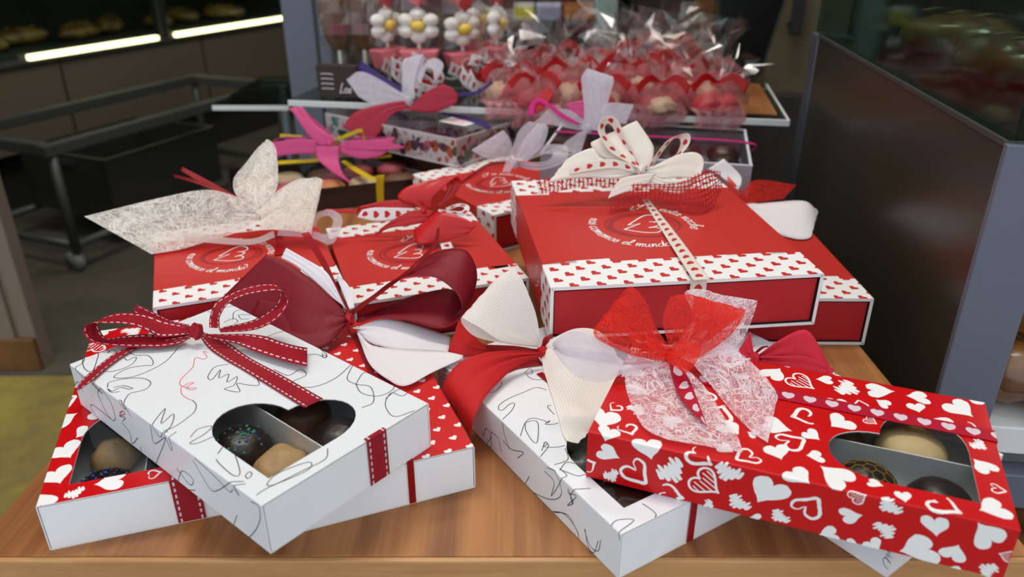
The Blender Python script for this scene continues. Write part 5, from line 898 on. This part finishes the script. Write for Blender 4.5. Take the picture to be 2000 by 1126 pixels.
def skewer(x, y, ang, label, dz=0.0, blue=False):
    t = tag(empty('marshmallow_skewer', (x, y, PZ), ang), label, 'lollipop', 'marshmallow lollipops on the glass platform'); t.scale = (1.3, 1.3, 1.0); dz -= 0.004
    bm = bmesh.new(); tube(bm, (0, 0, 0), (0, 0, 0.115), 0.0018); from_bm('stick', bm, 'stick', t, True)
    V = [(sx * wx, sy * 0.009, z) for z, wx in ((0.026 + dz, 0.0115), (0.050 + dz, 0.0185)) for sx, sy in ((-1, -1), (1, -1), (1, 1), (-1, 1))]
    o = obj('pink_marshmallow', V, [(3, 2, 1, 0), (4, 5, 6, 7), (0, 1, 5, 4), (1, 2, 6, 5), (2, 3, 7, 6), (3, 0, 4, 7)], 'marsh_pink', t); b = o.modifiers.new('round', 'BEVEL'); b.width = 0.003; b.segments = 3
    fl = None
    for k in range(6):
        a = k * pi / 3 + pi / 6; c = (0.0125 * cos(a), 0, 0.076 + dz + 0.0125 * sin(a)); V, Fc = [], []; n = 12
        for i in range(7):
            th = pi * i / 6
            for j in range(n): ph = 2 * pi * j / n; V.append((c[0] + 0.0078 * sin(th) * cos(ph), c[1] + 0.0062 * cos(th), c[2] + 0.0078 * sin(th) * sin(ph)))
        for i in range(6):
            for j in range(n): p = i * n + j; q = i * n + (j + 1) % n; Fc.append((p, q, q + n, p + n))
        obj('petal', V, Fc, 'marsh_white', t, True)
    bm = bmesh.new(); bmesh.ops.create_uvsphere(bm, u_segments=14, v_segments=8, radius=0.0066, matrix=Matrix.Translation((0, -0.0045, 0.076 + dz))); from_bm('flower_centre', bm, 'marsh_yellow', t, True)
    heart_solid('heart', 'marsh_blue' if blue else 'marsh_red', t, (0, 0, 0.107 + dz), 0.0125, 0.010); sleeve_bag(t, 0.024, 0.016 + dz, 0.135 + dz, x * 40)
    curl(t, 'heart_white', (0, -0.012, 0.014 + dz), 0.016, 0.014, 0.4, 1); curl(t, 'satin_red', (0.004, -0.010, 0.020 + dz), 0.016, 0.010, 2.4, 2); curl(t, 'heart_white', (-0.004, -0.016, 0.016 + dz), 0.020, 0.014, 3.6, 3); curl(t, 'heart_white', (0.012, -0.014, 0.022 + dz), 0.016, 0.013, 5.2, 4)
skewer(-0.150, 0.965, 55, 'flower marshmallow lollipop turned sideways, leftmost of the pink ones')
skewer(-0.109, 0.94, 0, 'flower marshmallow lollipop facing forward with yellow centre and red heart', 0.002)
skewer(-0.059, 0.955, 35, 'flower marshmallow lollipop with half-turned flower, right of the forward-facing one', -0.003)
skewer(-0.040, 0.992, 60, 'flower marshmallow lollipop half hidden at the back of the pink group', 0.004, True)
skewer(-0.018, 0.965, 75, 'flower marshmallow lollipop turned edge-on, rightmost of the pink ones', 0.003)
def choc_lolly(x, y, ang, label):
    t = tag(empty('chocolate_lollipop', (x, y, PZ), ang), label, 'lollipop', 'chocolate lollipops on the glass platform'); t.scale = (1.25, 1.2, 1.05)
    bm = bmesh.new(); tube(bm, (0, 0, 0), (0, 0, 0.05), 0.0018); from_bm('stick', bm, 'stick', t, True)
    V, Fc = [], []; n = 20
    for i in range(9):
        th = pi * i / 8
        for j in range(n): ph = 2 * pi * j / n; V.append((0.0165 * sin(th) * cos(ph), 0.007 * cos(th), 0.080 + 0.044 * sin(th) * sin(ph)))
    for i in range(8):
        for j in range(n): p = i * n + j; q = i * n + (j + 1) % n; Fc.append((p, q, q + n, p + n))
    obj('chocolate_body', V, Fc, 'choc_milk', t, True); box('red_patch', (-0.009, -0.0085, 0.056), (0.009, -0.0055, 0.068), 'pack_red', t, 0.001)
    bm = bmesh.new(); bmesh.ops.create_uvsphere(bm, u_segments=10, v_segments=6, radius=0.0036, matrix=Matrix.Translation((0.002, -0.007, 0.096))); from_bm('orange_nose', bm, 'orange_drop', t, True); sleeve_bag(t, 0.021, 0.02, 0.13, x * 30)
choc_lolly(-0.213, 0.985, 12, 'brown chocolate lollipop with orange dot in clear bag, nearer the grey post'); choc_lolly(-0.183, 0.99, -8, 'brown chocolate lollipop with red patch, beside the pink marshmallow lollipops')
def sign_box():
    t = tag(empty('price_card_block', (-0.20, 0.896, PZ), -10), 'small dark brown card block with cream lettering on the glass platform', 'sign')
    box('card_block', (-0.024, 0, 0), (0.024, 0.014, 0.036), 'brown_card', t, 0.0006); sh = Sheet(0.2, 0.2, 0.01); line_text(sh, 'Los', (0.002, 0.006), 0, 0.0052, 0.0011)
    for i in range(4): sh.stroke([(-0.019, 0.010 + i * 0.0055), (-0.014, 0.0104 + i * 0.0055), (-0.004, 0.010 + i * 0.0055)], 0.0009, sub=2)
    V, Fc = [], []
    for P in sh.polys: k = len(V); V += [(p[0], -0.0002, p[1]) for p in P]; Fc.append(tuple(range(k, k + len(P))))
    obj('lettering', V, Fc, 'floral_ground', t)['kind'] = 'stuff'
sign_box()
def cello_bag(x, y, z, ang, lean, s, seed, body, label):
    t = tag(empty('cellophane_bag', (x, y, z), ang), label, 'sweet bag', 'cellophane sweet bags on the glass platform'); rnd = random.Random(seed)
    for k in range(3):
        a = k * 2.1 + seed; blob('sweet', body if k != 1 else ('mac_cream' if seed % 2 else 'marsh_red'), t, (0.011 * s * cos(a), 0.011 * s * sin(a), 0.002), 0.015 * s, seed + k, 0.55, 0.7, 20, 9)
    blob('pouch', 'film_pink', t, (0, 0, 0), 0.030 * s, seed + 9, 0.5, 0.72, 18, 9)
    ax = Vector((lean * 0.6, -0.15, 1)).normalized(); base = Vector((0, 0, 0.030 * s)); e1 = ax.orthogonal().normalized(); e2 = ax.cross(e1); V, Fc = [], []; n, m = 30, 5
    for i in range(m + 1):
        u = i / m
        for j in range(n):
            a = 2 * pi * j / n; r = s * (0.004 + 0.030 * u ** 1.2) * (1 + 0.5 * u * rnd.uniform(-1, 1)); V.append(base + ax * s * 0.034 * u * (1 + 0.25 * rnd.uniform(-1, 1) * u) + (e1 * cos(a) + e2 * sin(a)) * r)
    for i in range(m):
        for j in range(n): a = i * n + j; b = i * n + (j + 1) % n; Fc.append((a, b, b + n, a + n))
    obj('film_fan', V, Fc, 'cello', t); P = [base + (e1 * cos(a) + e2 * sin(a)) * 0.0062 * s for a in [k * pi / 6 for k in range(13)]]
    strip('ribbon_tie', 'satin_red', 0, [(p - ax * 0.002) * 1000 for p in P], [(p + ax * 0.003) * 1000 for p in P], t)
    for sg in (-1, 1): q = base + Vector((0, -0.007 * s, 0)); strip('ribbon_end', 'satin_red', 0.3, [q * 1000, (q + Vector((sg * 0.014, -0.006, 0.006)) * s) * 1000, (q + Vector((sg * 0.026, -0.010, -0.006)) * s) * 1000], [(q + Vector((0, 0, 0.005))) * 1000, (q + Vector((sg * 0.015, -0.006, 0.014)) * s) * 1000, (q + Vector((sg * 0.030, -0.010, 0.003)) * s) * 1000], t)
    return t
_bags = [(-0.002, 0.872, 10, -0.5, 1.1, 'mac_red', 'cellophane bag of dark red sweets beside the marshmallow lollipops, leftmost bag'), (0.040, 0.935, 40, -0.2, 1.35, 'mac_pink', 'cellophane bag with tall crumpled top, second from the lollipops'),
 (0.062, 0.862, 70, -0.1, 1.25, 'mac_red', 'cellophane bag right behind the tall lilac bow loop'), (0.112, 0.945, 100, 0.0, 1.4, 'marsh_red', 'cellophane bag in front of the pale teal post'),
 (0.128, 0.855, 130, -0.2, 1.35, 'mac_red', 'cellophane bag with cream sweets at the middle of the pile'), (0.178, 0.945, 160, 0.2, 1.45, 'marsh_red', 'cellophane bag with the highest crumpled film, back of the pile'),
 (0.192, 0.862, 190, 0.3, 1.3, 'marsh_red', 'cellophane bag of bright red sweets at the front right of the pile'), (0.236, 0.915, 220, 0.5, 1.2, 'mac_red', 'cellophane bag nearest the black panel, rightmost of the pile'),
 (0.155, 0.818, 250, 0.2, 0.95, 'mac_red', 'small cellophane bag at the front edge of the glass platform'), (0.212, 0.815, 280, 0.6, 1.0, 'marsh_red', 'small cellophane bag with red ribbon at the platform corner'),
 (0.095, 0.826, 310, -0.3, 0.95, 'marsh_red', 'small cellophane bag at the platform edge, left of the other small ones'), (0.024, 0.842, 340, -0.5, 0.95, 'mac_red', 'small cellophane bag at the platform edge beside the lollipop ribbons')]
for i, (x, y, a, l, s, b, lab) in enumerate(_bags):
    front = y < 0.85 or x < 0.0; t = cello_bag(x, y, PZ + 0.0003, 0 if front else a, l, s, i + 1, b, lab)
    if front or i in (2, 4):        # loose film end hanging over the platform edge
        ye = (0.879 - (x + 0.243) * 0.1817 - y) * 1000; w = 26 * s; t.rotation_euler.z = 0
        strip('film_end', 'film_pink', 1.4, [(-w, ye + 18, 8), (-w * 1.1, ye + 2, 9), (-w * 0.9, ye - 7, 4), (-w * 1.0, ye - 9, -9 - 4 * (i % 3))], [(w, ye + 18, 10), (w * 0.9, ye + 2, 11), (w * 1.1, ye - 7, 3), (w * 0.8, ye - 8, -8 - 5 * (i % 2))], t, i)
# ------------------------------------------------------------------ things further back
def post(name, x0, x1, y0, y1, z1, mat, label, groove=True):
    t = tag(empty(name, (x0, y0, FLOOR)), label, 'post'); H_ = z1 - FLOOR; box('profile', (0, 0, 0), (x1 - x0, y1 - y0, H_), mat, t, 0.002)
    if groove: box('groove', ((x1 - x0) * 0.66, -0.0006, 0), ((x1 - x0) * 0.74, 0.002, H_), 'counter_dark', t, 0)
    box('foot_plate', (-0.01, -0.01, 0), (x1 - x0 + 0.01, y1 - y0 + 0.01, 0.006), mat, t, 0.001); return t
post('aluminium_post', -0.312, -0.248, 1.10, 1.15, 0.9, 'alu', 'blue-grey aluminium post with a dark groove, behind the pink bow')
post('teal_post', 0.155, 0.195, 1.5, 1.53, 1.2, 'teal_post', 'pale teal upright post behind the cellophane bags', False)
def side_plate():
    t = tag(empty('glass_side_shelf', (-0.45, 1.16, FLOOR)), 'thin pale-edged glass shelf left of the aluminium post', 'glass shelf'); z = 0.012 - FLOOR
    box('glass_plate', (0, 0.003, z - 0.006), (0.115, 0.25, z), 'shelf_glass', t, 0.0005); box('front_edge', (0, 0, z - 0.0065), (0.115, 0.003, z + 0.0005), 'white_shelf', t, 0.0005)
    bm = bmesh.new(); tube(bm, (0.05, 0.2, 0), (0.05, 0.2, z - 0.006), 0.008); from_bm('leg', bm, 'alu_dark', t, True)
side_plate()
def black_panel():
    t = tag(empty('black_panel', (0.262, 1.04, PZ)), 'glossy black upright panel behind the cellophane bags', 'panel'); V = []
    for y in (0, 0.014): V += [(0.012, y, 0), (0.064, y, 0), (0.125, y, 0.3), (-0.02, y, 0.3)]
    o = obj('screen_body', V, [(0, 1, 2, 3), (7, 6, 5, 4), (0, 4, 5, 1), (1, 5, 6, 2), (2, 6, 7, 3), (3, 7, 4, 0)], 'black_gloss', t)
    V = [(0.064, -0.001, 0), (0.067, -0.001, 0), (0.128, -0.001, 0.3), (0.125, -0.001, 0.3), (0.064, 0.014, 0), (0.067, 0.014, 0), (0.128, 0.014, 0.3), (0.125, 0.014, 0.3)]
    obj('bright_edge', V, [(0, 1, 2, 3), (7, 6, 5, 4), (0, 4, 5, 1), (1, 5, 6, 2), (2, 6, 7, 3), (3, 7, 4, 0)], 'steel', t)
    bm = bmesh.new(); tube(bm, (0.03, 0.007, FLOOR - PZ), (0.03, 0.007, 0), 0.01); from_bm('stand', bm, 'alu_dark', t, True)
black_panel()
def rack():
    t = tag(empty('wall_rack', (-0.35, 2.0, FLOOR)), 'dark rack of shelves standing far behind the lollipops', 'rack'); 
    for z in (0.03, 0.155): box('board', (0, 0, z - FLOOR), (0.66, 0.25, z - FLOOR + 0.012), 'counter_dark', t)
    for x in (0, 0.64): box('upright', (x, 0, 0), (x + 0.02, 0.25, 1.1), 'counter_dark', t)
    box('back', (0, 0.25, 0), (0.66, 0.26, 1.1), 'wall_dark', t, 0)
    for i, (x, w, m, lab) in enumerate([(0.355, 0.05, 'pack_yellow', 'yellow pack on the far rack, left of the lilac one'), (0.41, 0.062, 'pack_lilac', 'lilac-grey pack on the far rack between yellow and orange'), (0.478, 0.075, 'pack_orange', 'orange-brown pack on the far rack, nearest the teal post')]):
        k = tag(empty('pack', (-0.35 + x, 2.01, 0.0422)), lab, 'pack', 'packs on the far rack'); box('wrapper', (0, 0, 0), (w, 0.05, 0.030), m, k, 0.004); box('crimp', (0, 0.02, 0.030), (w, 0.024, 0.040), 'pale_card' if i < 2 else m, k, 0.0005)
    for i in range(6):
        k = tag(empty('pack', (-0.34 + i * 0.102, 2.09, 0.0422)), ['first', 'second', 'third', 'fourth', 'fifth', 'sixth'][i] + ' tall dark red pack from the left on the far rack', 'pack', 'tall red packs on the far rack'); box('wrapper', (0, 0, 0), (0.095, 0.05, 0.085), 'pack_red', k, 0.004); box('crimp', (0, 0.02, 0.085), (0.095, 0.024, 0.095), 'pack_red', k, 0.0005)
rack()
def wood_stand():
    t = tag(empty('wooden_stand', (0.33, 1.45, FLOOR)), 'narrow brown wooden stand behind the black panel', 'stand'); box('upright', (0, 0, 0), (0.03, 0.03, 1.0), 'brown_wood', t, 0.002)
    for z in (0.47, 0.53, 0.60): box('rung', (0.03, 0.004, z), (0.075, 0.024, z + 0.018), 'brown_wood', t, 0.001)
    box('base', (-0.05, -0.05, 0), (0.08, 0.08, 0.02), 'brown_wood', t, 0.002)
wood_stand()
def handle():
    t = tag(empty('pull_bar', (0.545, 1.6, 0.06)), 'short black bar handle on the olive partition', 'pull bar'); box('bar', (0, -0.02, 0), (0.024, -0.008, 0.12), 'rubber', t, 0.003)
    for z in (0.012, 0.1): box('mount', (0.006, -0.008, z), (0.018, 0.0195, z + 0.01), 'rubber', t, 0.001)
handle()
def bread(name, loc, rz, s, seed, label, grp, mat='crust'):
    t = tag(empty(name, loc, rz), label, 'bread', grp); b = blob('crumb', mat, t, (0, 0, 0), s, seed, 0.18, 0.6, 20, 3); b.scale = (1.5, 0.85, 1)
    for k in range(3): x = (-0.7 + k * 0.7) * s; strip('score', 'raffia_dull', 0, [((x - 0.1 * s) * 1000, -0.35 * s * 1000, s * 0.93 * 1000), (x * 1000, 0, s * 0.985 * 1000), ((x + 0.1 * s) * 1000, 0.35 * s * 1000, s * 0.93 * 1000)], [((x + 0.04 * s) * 1000, -0.35 * s * 1000, s * 0.93 * 1000), ((x + 0.14 * s) * 1000, 0, s * 0.985 * 1000), ((x + 0.24 * s) * 1000, 0.35 * s * 1000, s * 0.93 * 1000)], t)
cloth('raffia_dull', (0.45, 0.30, 0.12), transl=0.0, rough=0.6)
def left_counter():
    t = tag(empty('display_counter', (-1.227, 1.98, FLOOR), 65.9), 'long glass-topped bakery counter with light strips, far left', 'counter'); z = -0.05 - FLOOR
    box('plinth', (-0.9, 0.04, 0), (1.5, 0.6, z - 0.22), 'counter_dark', t); box('front_panel', (-0.9, 0.0, z - 0.22), (1.5, 0.6, z - 0.012), 'beige_panel', t)
    for x in (-0.4, 0.1, 0.6, 1.1): box('panel_joint', (x, -0.001, z - 0.22), (x + 0.006, 0.001, z - 0.012), 'counter_dark', t, 0)
    box('counter_deck', (-0.9, -0.01, z - 0.012), (1.5, 0.6, z - 0.002), 'steel', t)
    for x0, x1 in ((0.02, 0.43), (0.50, 1.02)): box('light_strip', (x0, -0.012, z - 0.002), (x1, 0.004, z + 0.010), 'led', t, 0.001)
    for x in (-0.5, 0.455, 1.06): box('mullion', (x, 0.0, z - 0.002), (x + 0.03, 0.03, z + 0.6), 'counter_dark', t, 0.002)
    box('middle_shelf', (-0.9, 0.10, z + 0.16), (1.5, 0.6, z + 0.172), 'shelf_glass', t, 0.001); box('upper_light_strip', (-0.9, 0.085, z + 0.158), (1.5, 0.10, z + 0.170), 'led_dim', t, 0.001)
    obj('glass_front', [(-0.9, 0.012, z), (1.5, 0.012, z), (1.5, 0.012, z + 0.55), (-0.9, 0.012, z + 0.55)], [(0, 1, 2, 3)], 'pane', t); box('back_board', (-0.9, 0.6, 0), (1.5, 0.62, z + 0.62), 'wall_dark', t, 0)
    M = Matrix.Translation(t.location) @ Matrix.Rotation(radians(65.9), 4, 'Z'); lab = ['first', 'second', 'third', 'fourth', 'fifth', 'sixth', 'seventh']
    for i in range(7): p = M @ Vector((0.05 + i * 0.15, 0.22 + 0.05 * (i % 2), z - 0.0018)); bread('bread_loaf', p, 30 + i * 25, 0.05, i, lab[i] + ' brown loaf from the left behind the bright counter light', 'loaves in the left counter')
left_counter()
def trolley():
    t = tag(empty('trolley', (-0.93, 1.521, FLOOR), 67.5), 'low grey steel tube trolley on casters, in front of the bakery counter', 'trolley'); L_, W_ = 0.72, 0.30; zt = -0.145 - FLOOR
    for y in (0, W_): box('top_rail', (-0.02, y - 0.012, zt - 0.02), (L_ + 0.02, y + 0.012, zt + 0.004), 'steel', t, 0.003)
    for x in (0, L_): box('top_rail', (x - 0.012, 0.012, zt - 0.02), (x + 0.012, W_ - 0.012, zt + 0.004), 'steel', t, 0.003)
    for y in (0, W_): bm = bmesh.new(); tube(bm, (0, y, 0.06), (L_, y, 0.06), 0.009); from_bm('rail', bm, 'steel', t, True)
    for x in (0, L_):
        bm = bmesh.new(); tube(bm, (x, 0, 0.06), (x, W_, 0.06), 0.009); from_bm('rail', bm, 'steel', t, True)
        for y in (0, W_):
            bm = bmesh.new(); tube(bm, (x, y, 0.045), (x, y, zt - 0.01), 0.010); g = from_bm('leg', bm, 'steel', t, True)
            bm = bmesh.new(); tube(bm, (x - 0.008, y + 0.012, 0.022), (x + 0.008, y + 0.012, 0.022), 0.022, 20); from_bm('wheel', bm, 'caster_grey', g, True)
    M = Matrix.Translation(t.location) @ Matrix.Rotation(radians(67.5), 4, 'Z'); p = M @ Vector((0.30, 0.15, 0.07))
    k = tag(empty('crate', p, 67.5), 'black crate standing on the lower rail of the steel trolley', 'crate'); open_box('crate_body', 0.34, 0.27, 0.14, 0.006, 'counter_dark', k)
    for s in (-1, 1): box('grip', (s * 0.171 - 0.003, -0.04, 0.115), (s * 0.171 + 0.003, 0.04, 0.13), 'rubber', k, 0.001)
trolley()
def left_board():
    t = tag(empty('reflected_door', (-1.35, 1.12, FLOOR)), 'brown-grey reflection of a framed door, built as a board at the far left edge', 'door'); box('reflected_leaf', (0, 0, 0), (0.56, 0.03, 0.62), 'door_reflection_tone', t, 0.002)  # board stands in for a door reflected in the window glass
    for x in (0.44, 0.50): box('reflected_stile', (x, -0.008, 0), (x + 0.03, 0.0, 0.62), 'door_reflection_tone', t, 0.002)
    box('reflected_kick_rail', (0, -0.010, 0), (0.56, 0.0, 0.06), 'brown_wood', t, 0.002)
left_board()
# ------------------------------------------------------------------ pastry cabinet on the right
def cabinet():
    t = tag(empty('pastry_cabinet', (0.262, 0.40, FLOOR), -7.4), 'grey-framed pastry cabinet with dark side panel and glass top, on the right', 'cabinet'); z = 0.154 - FLOOR; D = 0.44; W_ = 0.75
    box('corner_post', (0, 0, 0), (0.034, 0.005, z), 'alu', t, 0.0008); box('side_panel', (0.001, 0.005, 0), (0.009, D, z - 0.002), 'panel_olive', t, 0.0006); box('corner_post', (0, D, 0), (0.034, D + 0.03, z), 'alu_dark', t, 0.0012)
    box('top_rail', (0.034, 0, z - 0.03), (W_, 0.03, z), 'alu', t, 0.001); box('added_cabinet_light', (0.04, 0.012, z - 0.034), (W_, 0.022, z - 0.0302), 'added_cabinet_glow', t, 0.0005); box('top_rail', (0, 0.005, z - 0.002), (0.012, D, z + 0.0015), 'steel', t, 0.0004)  # glowing strip under the front rail is added to brighten the buns
    box('top_deck', (0.012, 0.03, z - 0.02), (W_, D, z - 0.004), 'counter_dark', t, 0.001); box('back_panel', (0.034, D + 0.01, 0), (W_, D + 0.02, z + 0.5), 'wall_dark', t, 0)
    for z0, th, m, n in ((-0.03 - FLOOR, 0.020, 'white_shelf', 'pastry_shelf'), (-0.20 - FLOOR, 0.02, 'white_shelf', 'pastry_shelf')): box(n, (0.036, 0.012, z0 - th), (W_, D, z0), m, t, 0.001)
    box('shelf_bar', (0.036, 0.004, -0.087 - FLOOR), (W_, 0.020, -0.061 - FLOOR), 'alu', t, 0.001)
    for nm, P in (('side_glass', [(0.006, 0.004), (0.006, D + 0.02)]), ('front_glass', [(0.006, 0.004), (W_, 0.004)])):
        (ax, ay), (bx_, by) = P; V = [(ax, ay, z + 0.0015), (bx_, by, z + 0.0015), (bx_, by, z + 0.45), (ax, ay, z + 0.45)]; o = obj(nm, V, [(0, 1, 2, 3)], 'pane', t); sd = o.modifiers.new('glass', 'SOLIDIFY'); sd.thickness = 0.004
    M = Matrix.Translation(t.location) @ Matrix.Rotation(radians(-7.4), 4, 'Z')
    for i, (x, y, s, lab) in enumerate([(0.10, 0.10, 0.040, 'dark loaf just behind the front glass of the cabinet top'), (0.09, 0.22, 0.036, 'reddish brown loaf at the middle of the cabinet top'), (0.10, 0.34, 0.04, 'brown loaf at the far end of the cabinet top'), (0.24, 0.16, 0.05, 'large loaf deep inside the glass cabinet top')]):
        p = M @ Vector((x, y, z - 0.0038)); bread('bread_loaf', p, 70 + 20 * i, s, 20 + i, lab, 'loaves in the cabinet top')
    def ring(loc, R, r, seed, label, tiltx=0):
        k = tag(empty('glazed_bun', M @ Vector(loc), 20 * seed, tiltx), label, 'pastry', 'glazed ring buns in the cabinet'); V, Fc = [], []; A, B = 40, 16
        for i in range(A):
            a = 2 * pi * i / A; rr = r * (1 + 0.22 * sin(6 * a + seed) + 0.06 * sin(15 * a))
            for j in range(B): b = 2 * pi * j / B; V.append(((R + rr * cos(b)) * cos(a), (R + rr * cos(b)) * sin(a), r * 1.22 + rr * sin(b)))
        for i in range(A):
            for j in range(B): Fc.append((i * B + j, ((i + 1) % A) * B + j, ((i + 1) % A) * B + (j + 1) % B, i * B + (j + 1) % B))
        obj('crumb', V, Fc, 'crust', k, True); specks(k, (R, 0, 0), r, 'marsh_white', 20, seed, 0.0012, 'sugar_grains')
    zs = -0.03 - FLOOR + 0.0005
    ring((0.092, 0.066, zs), 0.038, 0.019, 1, 'glazed golden ring bun on the white cabinet shelf'); ring((0.096, 0.075, zs + 0.0475), 0.036, 0.019, 2, 'dark glazed ring bun lying on top of the golden one', 0)
    ring((0.10, 0.09, -0.20 - FLOOR + 0.0005), 0.034, 0.02, 3, 'shadowed ring bun on the lower cabinet shelf'); ring((0.21, 0.12, zs), 0.036, 0.02, 4, 'ring bun further right on the white cabinet shelf')
cabinet()
def ceiling_lamp(x, y, w, label):
    t = tag(empty('ceiling_lamp', (x, y, 2.12)), label, 'lamp', 'ceiling lamps'); box('housing', (-w / 2, -0.16, 0), (w / 2, 0.16, 0.08), 'white_shelf', t, 0.004); box('diffuser', (-w / 2 + 0.02, -0.14, -0.004), (w / 2 - 0.02, 0.14, 0), 'lamp_white', t, 0.001)
ceiling_lamp(-0.25, 0.75, 1.2, 'long white ceiling lamp above the display shelf'); ceiling_lamp(0.45, 1.9, 1.2, 'long white ceiling lamp further inside the shop')
